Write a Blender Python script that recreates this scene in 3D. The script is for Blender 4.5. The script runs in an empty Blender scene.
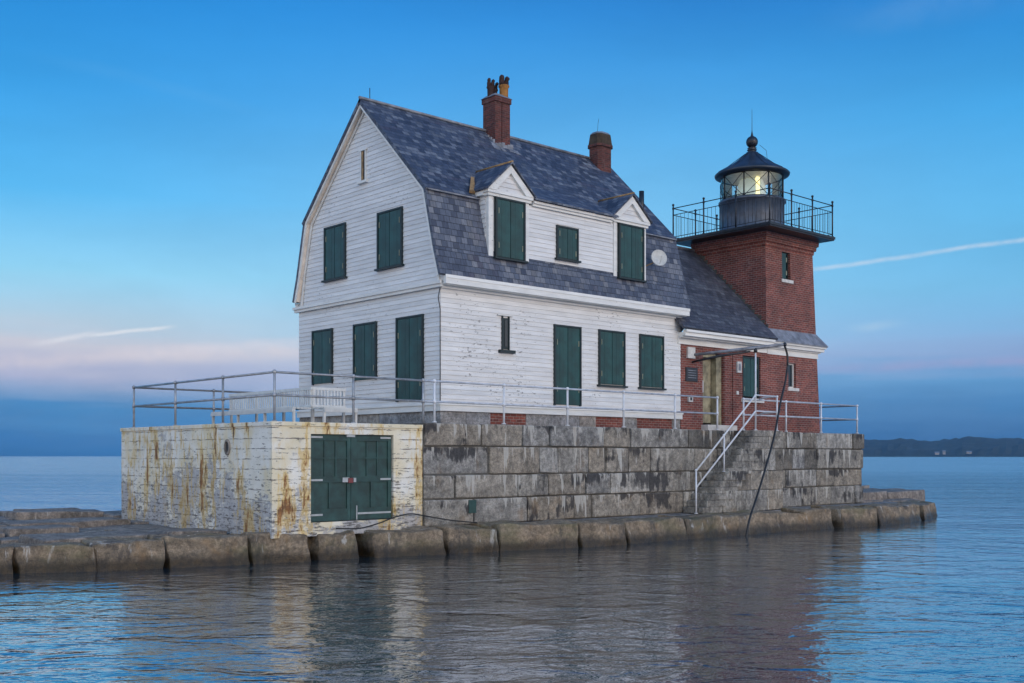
import bpy, bmesh, math, random
from mathutils import Vector, Matrix
R=math.radians; rnd=random.Random(7)
scn=bpy.context.scene; col=scn.collection
# ------------------------------------------------------------------ camera
cam=bpy.data.objects.new('camera',bpy.data.cameras.new('camera')); col.objects.link(cam); scn.camera=cam
cam.location=(-12.521,-21.776,2.40); cam.rotation_euler=(R(90),0,R(-42.262))
cam.data.sensor_width=36; cam.data.lens=38.50; cam.data.shift_y=0.1118
cam.data.clip_start=0.1; cam.data.clip_end=20000
FW=Vector((0.6726,0.7401,0)); RT=Vector((0.7401,-0.6726,0)); UP=Vector((0,0,1))
# ------------------------------------------------------------------ node helper
class NT:
    def __init__(s,tree): s.t=tree; s.n=tree.nodes; s.l=tree.links
    def new(s,typ,ins=None,**kw):
        n=s.n.new(typ)
        for k,v in kw.items(): setattr(n,k,v)
        if ins:
            for k,v in ins.items(): s.set(n.inputs[k],v)
        return n
    def set(s,sock,v):
        if isinstance(v,bpy.types.NodeSocket): s.l.new(v,sock)
        elif isinstance(v,bpy.types.Node): s.l.new(v.outputs[0],sock)
        else:
            if hasattr(v,'__len__') and len(v)==3 and sock.type=='RGBA': v=(*v,1)
            sock.default_value=v
    def m(s,op,a,b=0.0,c=None,clamp=False):
        n=s.n.new('ShaderNodeMath'); n.operation=op; n.use_clamp=clamp
        s.set(n.inputs[0],a); s.set(n.inputs[1],b)
        if c is not None: s.set(n.inputs[2],c)
        return n.outputs[0]
    def vm(s,op,a,b=None):
        n=s.n.new('ShaderNodeVectorMath'); n.operation=op
        s.set(n.inputs[0],a)
        if b is not None: s.set(n.inputs[1],b)
        return n.outputs['Value'] if op=='DOT_PRODUCT' else n.outputs[0]
    def mix(s,f,a,b,blend='MIX'):
        n=s.n.new('ShaderNodeMix'); n.data_type='RGBA'; n.blend_type=blend
        s.set(n.inputs[0],f); s.set(n.inputs[6],a); s.set(n.inputs[7],b)
        return n.outputs[2]
    def ss(s,x,a,b,lo=0.0,hi=1.0):
        n=s.n.new('ShaderNodeMapRange'); n.interpolation_type='SMOOTHSTEP'
        s.set(n.inputs[0],x); n.inputs[1].default_value=a; n.inputs[2].default_value=b
        n.inputs[3].default_value=lo; n.inputs[4].default_value=hi
        return n.outputs[0]
    def noise(s,vec,scale,detail=3,rough=.5,dist=0.0):
        n=s.n.new('ShaderNodeTexNoise'); s.set(n.inputs['Vector'],vec)
        n.inputs['Scale'].default_value=scale; n.inputs['Detail'].default_value=detail
        n.inputs['Roughness'].default_value=rough; n.inputs['Distortion'].default_value=dist
        return n.outputs[0]
    def scale(s,vec,x,y,z,loc=(0,0,0)):
        n=s.n.new('ShaderNodeMapping'); s.set(n.inputs[0],vec)
        n.inputs['Scale'].default_value=(x,y,z); n.inputs['Location'].default_value=loc
        return n.outputs[0]
    def ramp(s,f,stops,interp='LINEAR'):
        n=s.n.new('ShaderNodeValToRGB'); s.set(n.inputs[0],f); cr=n.color_ramp; cr.interpolation=interp
        while len(cr.elements)<len(stops): cr.elements.new(.5)
        for e,(p,c) in zip(cr.elements,stops): e.position=p; e.color=(*c,1)
        return n.outputs[0]
def lin(c):
    f=lambda x:(x/255/12.92) if x/255<=.04045 else ((x/255+.055)/1.055)**2.4
    return tuple(f(x) for x in c)
# ------------------------------------------------------------------ world: dusk sky
SUN_EL=R(16); SUN_DIR=Vector((-0.05,-1.0,0)).normalized()*math.cos(SUN_EL)+UP*math.sin(SUN_EL)
w=bpy.data.worlds.new('World'); scn.world=w; w.use_nodes=True
n=NT(w.node_tree); n.n.clear()
D=n.new('ShaderNodeTexCoord').outputs['Generated']
D=n.vm('NORMALIZE',D)
dz=n.vm('DOT_PRODUCT',D,(0,0,1)); df=n.vm('DOT_PRODUCT',D,tuple(FW)); dr=n.vm('DOT_PRODUCT',D,tuple(RT))
nz=n.noise(n.scale(D,1.6,1.6,16),2.0,5,.55)
low=n.ss(dz,.02,.2,1.0,0.0)
wz=n.m('ADD',dz,n.m('MULTIPLY',n.m('SUBTRACT',nz,.5),n.m('MULTIPLY',low,.075)))
wz=n.m('MAXIMUM',wz,0.0)
wq=n.m('POWER',wz,.5)      # spreads the horizon bands over the ramp
def stops(L): return [(math.sqrt(z),lin(c)) for z,c in L]
left=n.ramp(wq,stops([(0,(34,104,164)),(.02,(46,120,184)),(.038,(68,138,196)),(.055,(140,166,206)),(.072,(184,186,214)),(.095,(212,209,220)),(.115,(186,211,229)),(.155,(144,211,242)),(.22,(78,182,242)),(.30,(48,158,232)),(.37,(34,140,220)),(.5,(34,112,192)),(1,(45,95,160))]))
right=n.ramp(wq,stops([(0,(36,92,146)),(.02,(50,110,168)),(.045,(70,130,186)),(.066,(90,150,202)),(.082,(138,164,208)),(.098,(134,174,218)),(.14,(110,184,228)),(.2,(90,184,238)),(.28,(60,166,234)),(.34,(42,144,220)),(.38,(34,128,210)),(.5,(34,104,184)),(1,(45,95,160))]))
back=n.ramp(wq,stops([(0,(190,165,170)),(.03,(225,185,175)),(.1,(246,214,196)),(.25,(222,214,218)),(.5,(150,180,222)),(.8,(85,140,205)),(1,(45,95,160))]))
side=n.ss(dr,-.32,.42)
fore=n.mix(side,left,right)
gl=n.m('ADD',n.m('POWER',n.m('DIVIDE',n.m('SUBTRACT',dr,.02),.34),2.0),n.m('POWER',n.m('DIVIDE',n.m('SUBTRACT',dz,.17),.13),2.0))
gl=n.m('POWER',2.718,n.m('MULTIPLY',gl,-1.0))
fore=n.mix(n.m('MULTIPLY',gl,.42),fore,lin((165,216,248)))
wsp=n.noise(n.scale(D,1.2,1.2,4.5,(3,1,2)),2.2,6,.6,.4); fore=n.mix(1.0,fore,n.ss(wsp,.3,.7,.945,1.055),'MULTIPLY')
fogn=n.ss(n.noise(n.scale(D,1.5,1.5,6,(1,4,2)),7.0,6,.62),.40,.62)
fogm=n.m('MULTIPLY',n.m('MULTIPLY',fogn,n.ss(dz,.085,.035)),n.m('MULTIPLY',n.ss(dz,.0,.012),.30))
fore=n.mix(fogm,fore,lin((96,140,186)))
bk=n.ss(df,.45,-.5)
sky=n.mix(bk,fore,n.mix(1.0,back,(2.0,2.1,1.92),'MULTIPLY'))
def pdir(px,py): return (FW+RT*((px-512)/1095)+UP*((456-py)/1095)).normalized()
def streak(sky,p1,p2,width,strength,tint,nsc=22,fade=.03):
    a,b=pdir(*p1),pdir(*p2); nn=a.cross(b).normalized(); tt=(b-a).normalized()
    s0,s1=a.dot(tt),b.dot(tt)
    d=n.vm('DOT_PRODUCT',D,tuple(nn)); s=n.vm('DOT_PRODUCT',D,tuple(tt))
    nw=n.noise(D,nsc,4,.6); 
    d=n.m('ADD',d,n.m('MULTIPLY',n.m('SUBTRACT',nw,.5),width*1.6))
    m=n.ss(n.m('ABSOLUTE',d),0.0,width,1.0,0.0)
    m=n.m('MULTIPLY',m,n.ss(s,s0-fade,s0+fade)); m=n.m('MULTIPLY',m,n.ss(s,s1-fade,s1+fade,1.0,0.0))
    m=n.m('MULTIPLY',m,n.ss(df,0.2,.4)); nb=n.noise(D,nsc*2.5,4,.65)
    m=n.m('MULTIPLY',m,n.ss(nb,.25,.6,.45,1.0)); m=n.m('MULTIPLY',m,strength)
    return n.mix(m,sky,tint)
sky=streak(sky,(812,270),(1100,228),.0032,.5,lin((215,225,238)),14,.02)
sky=streak(sky,(40,343),(92,334),.004,.6,lin((232,232,238)),20,.015)
sky=streak(sky,(92,336),(168,327),.0028,.65,lin((238,238,242)),20,.012)
sky=streak(sky,(130,354),(330,340),.008,.45,lin((228,222,230)),20,.06)
sky=streak(sky,(-80,362),(330,352),.011,.4,lin((236,222,222)),12,.08)
sky=streak(sky,(820,368),(1100,360),.007,.35,lin((180,165,205)),10,.06)
sky=streak(sky,(860,328),(890,324),.006,.3,lin((205,222,236)),16,.02)
sky=streak(sky,(860,20),(1000,-2),.02,.12,lin((150,190,225)),16,.05)
sky=streak(sky,(60,60),(250,110),.008,.05,lin((140,200,240)),10,.05)
nish=n.new('ShaderNodeTexSky',sky_type='NISHITA',sun_disc=False,sun_elevation=SUN_EL,sun_rotation=math.atan2(SUN_DIR.x,SUN_DIR.y))
bg1=n.new('ShaderNodeBackground',{'Color':nish.outputs[0],'Strength':.003})
bg2=n.new('ShaderNodeBackground',{'Color':sky,'Strength':1.0})
ad=n.new('ShaderNodeAddShader'); n.l.new(bg1.outputs[0],ad.inputs[0]); n.l.new(bg2.outputs[0],ad.inputs[1])
wo=n.new('ShaderNodeOutputWorld'); n.l.new(ad.outputs[0],wo.inputs[0])
# ------------------------------------------------------------------ sun (already soft: dusk glow behind the camera)
sl=bpy.data.lights.new('sun','SUN'); sl.energy=1.05; sl.angle=R(40); sl.color=(1.0,.86,.76)
so=bpy.data.objects.new('sun',sl); col.objects.link(so); so.rotation_euler=(-SUN_DIR).to_track_quat('-Z','Y').to_euler()
vs=scn.view_settings; vs.view_transform='Standard'; vs.look='None'; vs.exposure=0; vs.gamma=1
scn.render.engine='CYCLES'
try: scn.cycles.max_bounces=8; scn.cycles.transparent_max_bounces=12
except Exception: pass
# ------------------------------------------------------------------ materials
def mat(name):
    m=bpy.data.materials.new(name); m.use_nodes=True; t=NT(m.node_tree); t.n.clear()
    out=t.new('ShaderNodeOutputMaterial'); b=t.new('ShaderNodeBsdfPrincipled'); t.l.new(b.outputs[0],out.inputs[0])
    t.b=b; t.out=out
    t.pos=t.new('ShaderNodeNewGeometry').outputs['Position']
    return m,t
def bump(t,h,strength=.5,dist=.02):
    bn=t.new('ShaderNodeBump',{'Strength':strength,'Distance':dist,'Height':h}); t.set(t.b.inputs['Normal'],bn)
def simple(name,c,rough=.5,metal=0,var=.12,vs_=6,island=0.0,bmp=0.0):
    m,t=mat(name)
    nz=t.noise(t.pos,vs_,5,.6)
    f=t.ss(nz,.3,.7,1-var,1+var)
    cc=t.mix(1.0,c,f,'MULTIPLY')
    if island:
        ri=t.new('ShaderNodeNewGeometry').outputs['Random Per Island']
        cc=t.mix(1.0,cc,t.ss(ri,0,1,1-island,1+island),'MULTIPLY')
    t.set(t.b.inputs['Base Color'],cc); t.b.inputs['Roughness'].default_value=rough; t.b.inputs['Metallic'].default_value=metal
    if bmp: bump(t,t.noise(t.pos,vs_*6,4,.6),bmp,.01)
    return m
def m_siding(name,base,chips):
    m,t=mat(name)
    ri=t.new('ShaderNodeNewGeometry').outputs['Random Per Island']
    v=t.ss(t.noise(t.scale(t.pos,1.2,1.2,6),1.0,5,.6),.3,.7,.88,1.04)
    c=t.mix(1.0,base,v,'MULTIPLY')
    c=t.mix(1.0,c,t.ss(ri,0,1,.93,1.03),'MULTIPLY')
    # drip stains below the boards
    st=t.ss(t.noise(t.scale(t.pos,5,5,.35),1.0,4,.6),.6,.85)
    c=t.mix(t.m('MULTIPLY',st,.3),c,(.42,.40,.36))
    # chipped paint
    area=t.ss(t.noise(t.pos,.55,3,.5),.46,.66)
    chip=t.noise(t.scale(t.pos,1,1,2.6),7.5,4,.7)
    k=t.m('GREATER_THAN',chip,t.m('SUBTRACT',chips,t.m('MULTIPLY',area,.09)))
    c=t.mix(t.m('MULTIPLY',k,.8),c,(.16,.15,.14))
    t.set(t.b.inputs['Base Color'],c); t.b.inputs['Roughness'].default_value=.62
    bump(t,t.noise(t.scale(t.pos,3,3,40),1.0,3,.6),.25,.006)
    return m
M={}
M['siding']=m_siding('white clapboard paint',(.71,.70,.68),.70)
M['trim']=m_siding('white trim paint',(.76,.75,.71),.745)
def m_brick(name,c1,c2,mort,bw=.21,bh=.07):
    m,t=mat(name)
    uv=t.new('ShaderNodeTexCoord').outputs['UV']
    b=t.new('ShaderNodeTexBrick',{'Vector':uv,'Color1':c1,'Color2':c2,'Mortar':mort,'Scale':1.0,'Mortar Size':.0065,'Mortar Smooth':.3,'Bias':-.1,'Brick Width':bw,'Row Height':bh})
    n1=t.noise(t.pos,1.1,5,.6); c=t.mix(1.0,b.outputs[0],t.ss(n1,.3,.7,.78,1.2),'MULTIPLY')
    n2=t.noise(t.scale(t.pos,9,9,18),1.0,4,.7); c=t.mix(1.0,c,t.ss(n2,.25,.75,.72,1.28),'MULTIPLY')
    eff=t.ss(t.noise(t.scale(t.pos,1.5,1.5,.9),1.3,6,.7),.58,.78)
    c=t.mix(t.m('MULTIPLY',eff,.22),c,(.5,.42,.38))
    t.set(t.b.inputs['Base Color'],c); t.b.inputs['Roughness'].default_value=.85
    h=t.m('ADD',t.m('MULTIPLY',b.outputs[1],-1.0),t.m('MULTIPLY',n2,.5)); bump(t,h,.7,.012)
    return m
M['brick']=m_brick('red brick',(.22,.058,.040),(.11,.032,.027),(.30,.24,.21),.22,.078)
M['brick_dark']=m_brick('dark red chimney brick',(.13,.032,.024),(.055,.017,.015),(.10,.075,.065),.2,.065)
def m_slate(name,rowh,colw,dark,mid,light,weather,wscale=(.35,1.0)):
    m,t=mat(name)
    uv=t.new('ShaderNodeTexCoord').outputs['UV']; sp=t.new('ShaderNodeSeparateXYZ',{0:uv}); U,V=sp.outputs[0],sp.outputs[1]
    r=t.m('DIVIDE',V,rowh); row=t.m('FLOOR',r); fr=t.m('FRACT',r)
    jit=t.new('ShaderNodeTexWhiteNoise',{'W':row},noise_dimensions='1D').outputs[0]
    cu=t.m('ADD',t.m('DIVIDE',U,colw),t.m('ADD',t.m('MULTIPLY',row,.5),t.m('MULTIPLY',jit,.25))); cl=t.m('FLOOR',cu); fc=t.m('FRACT',cu)
    cv=t.new('ShaderNodeCombineXYZ',{0:cl,1:row}); wn=t.new('ShaderNodeTexWhiteNoise',{'Vector':cv.outputs[0]},noise_dimensions='2D')
    q=wn.outputs[0]
    c=t.ramp(q,[(0,dark),(.35,mid),(.7,mid),(.88,light),(1,tuple(x*.8 for x in dark))])
    # weathered patches, whole slates lighter, clustered
    cvs=t.vm('MULTIPLY',cv.outputs[0],(wscale[0],wscale[1],1)); 
    wt=t.ss(t.m('ADD',t.noise(cvs,.55,4,.6),t.m('MULTIPLY',t.m('SUBTRACT',q,.5),.22)),.52,.70)
    c=t.mix(t.m('MULTIPLY',wt,.42),c,weather)
    pur=t.ss(t.noise(t.vm('ADD',cvs,(31,7,2)),.5,2,.5),.55,.7); c=t.mix(t.m('MULTIPLY',pur,.22),c,(.13,.095,.12))
    g=t.ss(t.noise(t.scale(uv,18,4,1),1.0,4,.6),.3,.7,.8,1.2); c=t.mix(1.0,c,g,'MULTIPLY')
    gap=t.m('MAXIMUM',t.m('LESS_THAN',fr,.09),t.m('LESS_THAN',t.m('ABSOLUTE',t.m('SUBTRACT',fc,.5)),-1.0))
    gv=t.m('MAXIMUM',t.m('GREATER_THAN',fc,.95),t.m('LESS_THAN',fc,.02))
    gg=t.m('MAXIMUM',gap,t.m('MULTIPLY',gv,.75))
    c=t.mix(t.m('MULTIPLY',gg,.8),c,(.012,.013,.018))
    t.set(t.b.inputs['Base Color'],c); t.b.inputs['Roughness'].default_value=.58
    h=t.m('ADD',t.m('MULTIPLY',fr,-.6),t.m('ADD',t.m('MULTIPLY',gg,-1.0),t.m('ADD',t.m('MULTIPLY',q,.5),t.m('MULTIPLY',g,.2))))
    bump(t,h,.9,.02)
    return m
M['slate_up']=m_slate('upper roof slate',.175,.22,(.028,.036,.058),(.055,.068,.102),(.125,.142,.175),(.24,.255,.28),(.25,1.2))
M['slate_low']=m_slate('lower roof slate',.185,.20,(.045,.052,.078),(.085,.097,.13),(.15,.16,.19),(.27,.26,.255),(1.3,.25))
M['slate_wing']=m_slate('wing roof slate',.17,.24,(.04,.045,.06),(.065,.07,.09),(.10,.11,.13),(.15,.16,.18),(.3,.9))
def m_granite(name,base,island=.22,stain=.7,rust=.0,wet=False,green=0.0,drips=False):
    m,t=mat(name); ri=t.new('ShaderNodeNewGeometry').outputs['Random Per Island']
    c=t.ramp(ri,[(0,tuple(x*(1-island) for x in base)),(.3,(base[0]*1.05,base[1]*.98,base[2]*.9)),(.6,base),(.85,(base[0]*.93,base[1]*.98,base[2]*1.08)),(1,tuple(x*(1+island) for x in base))])
    c=t.mix(1.0,c,t.ss(t.noise(t.pos,2.2,6,.65),.3,.72,.7,1.3),'MULTIPLY')
    c=t.mix(1.0,c,t.ss(t.noise(t.pos,38,3,.7),.3,.7,.75,1.25),'MULTIPLY')
    c=t.mix(1.0,c,t.ss(t.noise(t.pos,9,6,.75),.35,.65,.62,1.3),'MULTIPLY')
    sp=t.new('ShaderNodeSeparateXYZ',{0:t.pos}); z=sp.outputs[2]
    off=t.new('ShaderNodeCombineXYZ',{0:t.m('MULTIPLY',ri,37.0)}).outputs[0]; p2=t.vm('ADD',t.pos,off)
    dk=t.ss(t.noise(t.scale(p2,1.5,1.5,.6),1.0,8,.70),.52,.62); c=t.mix(t.m('MULTIPLY',dk,stain),c,(.035,.034,.036))
    wh=t.ss(t.noise(t.scale(p2,4.5,4.5,.6,(9,3,1)),1.0,6,.65),.61,.68); c=t.mix(t.m('MULTIPLY',wh,.7),c,(.52,.50,.46))
    if drips:
        fr=None
        for z0,z1 in ((.62,1.30),(1.30,1.92),(1.92,2.65),(2.65,3.25)):
            inn=t.m('MULTIPLY',t.m('GREATER_THAN',z,z0),t.m('LESS_THAN',z,z1)); v_=t.m('MULTIPLY',inn,t.m('DIVIDE',t.m('SUBTRACT',z1,z),z1-z0))
            fr=v_ if fr is None else t.m('ADD',fr,v_)
        patch=t.ss(t.noise(t.scale(t.pos,.5,.5,.9,(2,2,5)),1.0,3,.5),.42,.64,-.9,.42)
        cd=t.noise(t.scale(p2,3.4,3.4,.8),1.0,6,.68); md=t.ss(t.m('SUBTRACT',t.m('ADD',t.m('MULTIPLY',t.m('SUBTRACT',cd,.42),4.6),patch),fr),-.15,.3)
        c=t.mix(t.m('MULTIPLY',md,.85),c,(.022,.021,.024))
        cw=t.noise(t.scale(t.pos,4.2,4.2,.35,(7,1,3)),1.0,4,.6); mw=t.ss(t.m('SUBTRACT',t.m('MULTIPLY',t.m('SUBTRACT',cw,.55),8.0),fr),-.05,.12)
        c=t.mix(t.m('MULTIPLY',mw,.75),c,(.50,.48,.43))
        ed=t.ss(t.noise(t.pos,3,5,.7),.45,.6); top=t.ss(fr,.0,.10,1.0,0.0); c=t.mix(t.m('MULTIPLY',t.m('MULTIPLY',top,ed),.5),c,(.40,.37,.32))
    if rust:
        rs=t.ss(t.noise(t.scale(t.pos,1.3,1.3,.7,(4,8,2)),1.0,5,.65),.56,.74); c=t.mix(t.m('MULTIPLY',rs,rust),c,(.26,.15,.06))
    if green:
        gr=t.ss(t.noise(t.scale(t.pos,.7,.7,1.2,(2,5,2)),1.0,4,.6),.48,.66); c=t.mix(t.m('MULTIPLY',gr,green),c,(.13,.125,.05))
    rough=.85
    if wet:
        wl=t.m('ADD',z,t.m('MULTIPLY',t.m('SUBTRACT',t.noise(t.pos,1.6,4,.6),.5),.25))
        wm=t.ss(wl,.10,.38,1.0,0.0); c=t.mix(wm,c,t.mix(1.0,c,(.20,.17,.10),'MULTIPLY'))
        rr=t.ss(wm,0,1,.8,.35); t.set(t.b.inputs['Roughness'],rr)
    else: t.b.inputs['Roughness'].default_value=rough
    t.set(t.b.inputs['Base Color'],c)
    bump(t,t.m('ADD',t.noise(t.pos,5,8,.72),t.m('MULTIPLY',t.noise(t.pos,45,3,.6),.25)),.9,.08)
    return m
M['granite']=m_granite('granite masonry',(.265,.245,.21),.55,.45,.5,drips=True)
M['edge']=m_granite('weathered granite edge block',(.225,.175,.12),.6,.6,.6,True,.4)
M['slab']=m_granite('dark granite slab',(.25,.225,.205),.3,.4,.12,False,.1)
M['mortar']=simple('recessed mortar',(.085,.08,.07),.9,0,.35,3)
M['foundation']=m_granite('foundation granite',(.30,.29,.28),.15,.2,0)
M['core']=simple('dark core fill',(.05,.05,.05),.95)
def m_bunker():
    m,t=mat('peeling white paint on board-marked concrete')
    sp=t.new('ShaderNodeSeparateXYZ',{0:t.pos}); x,y,z=sp.outputs
    c=t.mix(t.ss(t.noise(t.pos,1.3,5,.6),.3,.7),(.62,.59,.50),(.76,.74,.68))
    ff=t.ss(y,.0,.12,1.0,0.0)
    yl=t.ss(t.m('ADD',t.noise(t.scale(t.pos,1.1,1.1,.8,(3,1,7)),1.0,5,.65),t.m('MULTIPLY',ff,.07)),.45,.64); c=t.mix(t.m('MULTIPLY',yl,.55),c,(.66,.54,.29))
    # peeling, more toward the foot of the wall
    zf=t.ss(z,.7,2.9,.085,-.03)
    pn=t.m('ADD',t.m('ADD',t.m('MULTIPLY',t.noise(t.scale(t.pos,1,1,2.0),2.6,9,.8),.6),t.m('MULTIPLY',t.noise(t.pos,.8,3,.5),.4)),t.m('SUBTRACT',zf,t.m('MULTIPLY',ff,.045)))
    pk=t.ss(pn,.535,.550); 
    grey=t.ramp(t.noise(t.pos,5,5,.7),[(.3,(.16,.165,.18)),(.5,(.34,.34,.36)),(.7,(.46,.45,.44))])
    c=t.mix(t.m('MULTIPLY',pk,.8),c,grey)
    pd=t.ss(t.m('ADD',t.noise(t.scale(t.pos,1,1,4.2,(5,2,9)),3.6,8,.75),t.m('MULTIPLY',zf,.5)),.575,.60); c=t.mix(t.m('MULTIPLY',pd,.8),c,(.07,.06,.055))
    # form-board lines
    zl=t.m('FRACT',t.m('DIVIDE',t.m('ADD',z,t.m('MULTIPLY',t.noise(t.pos,2.5,4,.6),.06)),.235))
    ln=t.m('MULTIPLY',t.m('LESS_THAN',zl,t.m('MULTIPLY',t.noise(t.pos,6,4,.7),.20)),t.ss(t.noise(t.scale(t.pos,1,1,2),2.2,6,.75),.43,.57)); c=t.mix(t.m('MULTIPLY',ln,.85),c,(.13,.11,.10))
    # rust: vertical streaks started by iron near the top
    r1=t.noise(t.scale(t.pos,2.4,2.4,.62,(1.3,.4,0)),1.0,4,.6); r2=t.noise(t.scale(t.pos,8,8,2.2),1.0,7,.75)
    rr=t.m('ADD',r1,t.m('MULTIPLY',t.m('SUBTRACT',r2,.5),.75)); rm=t.ss(rr,.615,.69); rh=t.ss(rr,.50,.62)
    c=t.mix(t.m('MULTIPLY',rh,.65),c,(.60,.40,.10)); c=t.mix(t.m('MULTIPLY',rm,.92),c,t.ramp(r2,[(.36,(.42,.21,.04)),(.5,(.26,.10,.025)),(.64,(.06,.025,.014))]))
    t.set(t.b.inputs['Base Color'],c); t.b.inputs['Roughness'].default_value=.8
    h=t.m('ADD',t.m('MULTIPLY',pk,-.5),t.m('ADD',t.m('MULTIPLY',ln,-1.0),t.m('MULTIPLY',t.noise(t.pos,16,4,.6),.4))); bump(t,h,.6,.02)
    return m
M['bunker']=m_bunker()
M['green']=simple('dark green paint',(.006,.050,.047),.42,0,.25,3,.16)
M['gategreen']=simple('faded dark green door paint',(.014,.05,.045),.55,0,.35,4,.12)
M['darkgreen']=simple('very dark green frame paint',(.006,.018,.02),.5)
M['hinge']=simple('pale weathered hinge',(.28,.28,.20),.6)
M['strap']=simple('pale grey strap hinge',(.36,.38,.38),.5)
M['red']=simple('red padlock paint',(.16,.03,.03),.5)
M['pipe']=simple('galvanised pipe paint',(.30,.31,.325),.42,.3,.25,5)
M['whitepipe']=simple('white painted pipe',(.60,.62,.65),.4,0,.1,5)
M['greypipe']=simple('grey white pipe paint',(.42,.45,.50),.42,.1,.2,5)
M['bench']=simple('white bench paint',(.60,.60,.57),.5,0,.08,5,.06)
M['black']=simple('black iron paint',(.016,.019,.026),.38,.2,.3,5)
M['drum']=simple('dark grey drum paint',(.07,.088,.12),.4,.2,.25,3)
M['hose']=simple('black rubber hose',(.008,.008,.009),.45)
M['roofmetal']=simple('dark lantern roof metal',(.030,.042,.062),.42,.3,.3,2)
M['copper']=simple('rusty flashing',(.28,.17,.07),.6,.1,.5,6)
M['lead']=simple('grey lead flashing',(.20,.21,.235),.55,.1,.35,4)
M['pot']=simple('ochre clay chimney pot',(.33,.15,.035),.8,0,.3,8)
M['potdark']=simple('sooty chimney pot',(.035,.015,.012),.8,0,.3,8)
M['mortarcap']=simple('lichened mortar cap',(.05,.034,.02),.9,0,.5,6,0,.5)
M['dish']=simple('off-white dish',(.50,.50,.47),.6)
M['soffit']=simple('soffit paint with warm shade tint',(.80,.69,.58),.7,0,.15,3)  # tan from getting less blue sky light is painted into the soffit colour
M['door']=simple('peeling ochre and grey door',(.27,.235,.15),.7,0,.5,3)
M['plaque']=simple('dark bronze plaque',(.035,.038,.045),.45,.4)
M['stone_trim']=simple('pale stone trim',(.55,.53,.50),.8,0,.15,5)
M['paper']=simple('white paper notice',(.7,.72,.75),.7)
M['woodgrey']=simple('grey weathered wood',(.22,.19,.16),.8,0,.4,6)
def m_plain(name,c,rough,**kw):
    m,t=mat(name); t.b.inputs['Base Color'].default_value=(*c,1); t.b.inputs['Roughness'].default_value=rough
    for k,v in kw.items(): t.set(t.b.inputs[k],v)
    return m
M['glassdark']=m_plain('dark window glass',(.02,.035,.045),.08)
m_,t_=mat('lantern glass'); t_.n.remove(t_.b)
tr=t_.new('ShaderNodeBsdfTransparent',{'Color':(.86,.93,.93)}); gl=t_.new('ShaderNodeBsdfGlossy',{'Color':(1,1,1),'Roughness':.03})
fz=t_.new('ShaderNodeFresnel',{'IOR':1.5}); mx=t_.new('ShaderNodeMixShader',{0:fz.outputs[0],1:tr.outputs[0],2:gl.outputs[0]}); t_.l.new(mx.outputs[0],t_.out.inputs[0])
M['glass']=m_
M['lens']=m_plain('fresnel lens glass',(.72,.82,.78),.12,**{'Transmission Weight':.45,'Emission Color':(1,.93,.66,1),'Emission Strength':.10})
M['lamp']=m_plain('lit lamp',(1,.85,.45),.3,**{'Emission Color':(1,.82,.40,1),'Emission Strength':1.25})
M['ceil']=simple('white lantern lining',(.75,.75,.70),.6)
def m_water():
    m,t=mat('sea water'); p=t.pos
    def rot(vec):
        r=t.new('ShaderNodeMapping',{0:vec}); r.inputs['Rotation'].default_value=(0,0,R(42)); return r.outputs[0]
    def hgt(q):
        a=t.noise(t.scale(q,.85,1.2,1),1.0,2,.5,1.0)
        b=t.noise(t.scale(q,4.2,6.5,1,(3,9,0)),1.0,3,.6,.8)
        c=t.noise(t.scale(q,.10,.24,1,(1,2,0)),1.0,2,.5)
        return t.m('ADD',t.m('MULTIPLY',a,.46),t.m('ADD',t.m('MULTIPLY',b,.115),t.m('MULTIPLY',c,.9)))
    e=.02
    q0=rot(p); qx=t.vm('ADD',q0,(e,0,0)); qy=t.vm('ADD',q0,(0,e,0))
    h0,hx,hy=hgt(q0),hgt(qx),hgt(qy)
    # sheltered by the breakwater: calmer near it, choppier out on the bay
    d=t.new('ShaderNodeVectorMath',{0:p,1:(4.0,-7.0,0.0)},operation='DISTANCE').outputs['Value']
    gust=t.ss(t.noise(t.scale(q0,.03,.12,1,(7,1,0)),1.0,3,.5),.35,.65,.75,1.2)
    amp=t.m('MULTIPLY',t.ss(d,16,85,WAVE_NEAR,WAVE_FAR),gust)
    sx=t.m('MULTIPLY',t.m('DIVIDE',t.m('SUBTRACT',h0,hx),e),amp); sy=t.m('MULTIPLY',t.m('DIVIDE',t.m('SUBTRACT',h0,hy),e),amp)
    nv=t.new('ShaderNodeCombineXYZ',{0:sx,1:sy,2:1.0}).outputs[0]
    bk=t.new('ShaderNodeMapping',{0:nv}); bk.inputs['Rotation'].default_value=(0,0,-R(42))
    nn=t.vm('NORMALIZE',bk.outputs[0]); t.set(t.b.inputs['Normal'],nn)
    t.b.inputs['Base Color'].default_value=(.006,.034,.050,1); t.b.inputs['IOR'].default_value=4.0
    fr_=t.new('ShaderNodeFresnel',{'IOR':1.34,'Normal':nn}).outputs[0]
    gs=t.new('ShaderNodeBsdfGlossy',{'Color':(.95,.97,1.0),'Roughness':t.ss(d,30,200,.04,.12),'Normal':nn})
    t.b.inputs['Specular IOR Level'].default_value=0
    mx=t.new('ShaderNodeMixShader',{0:t.m('POWER',fr_,.48),1:t.b.outputs[0],2:gs.outputs[0]}); t.l.new(mx.outputs[0],t.out.inputs[0])
    return m
WAVE_NEAR,WAVE_FAR=.125,.20
M['water']=m_water()
m_,t_=mat('wooded shore'); t_.set(t_.b.inputs['Base Color'],t_.mix(t_.ss(t_.noise(t_.pos,.02,5,.7),.3,.7),(.006,.012,.012),(.035,.045,.038))); t_.b.inputs['Roughness'].default_value=.95; M['shore']=m_
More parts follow.
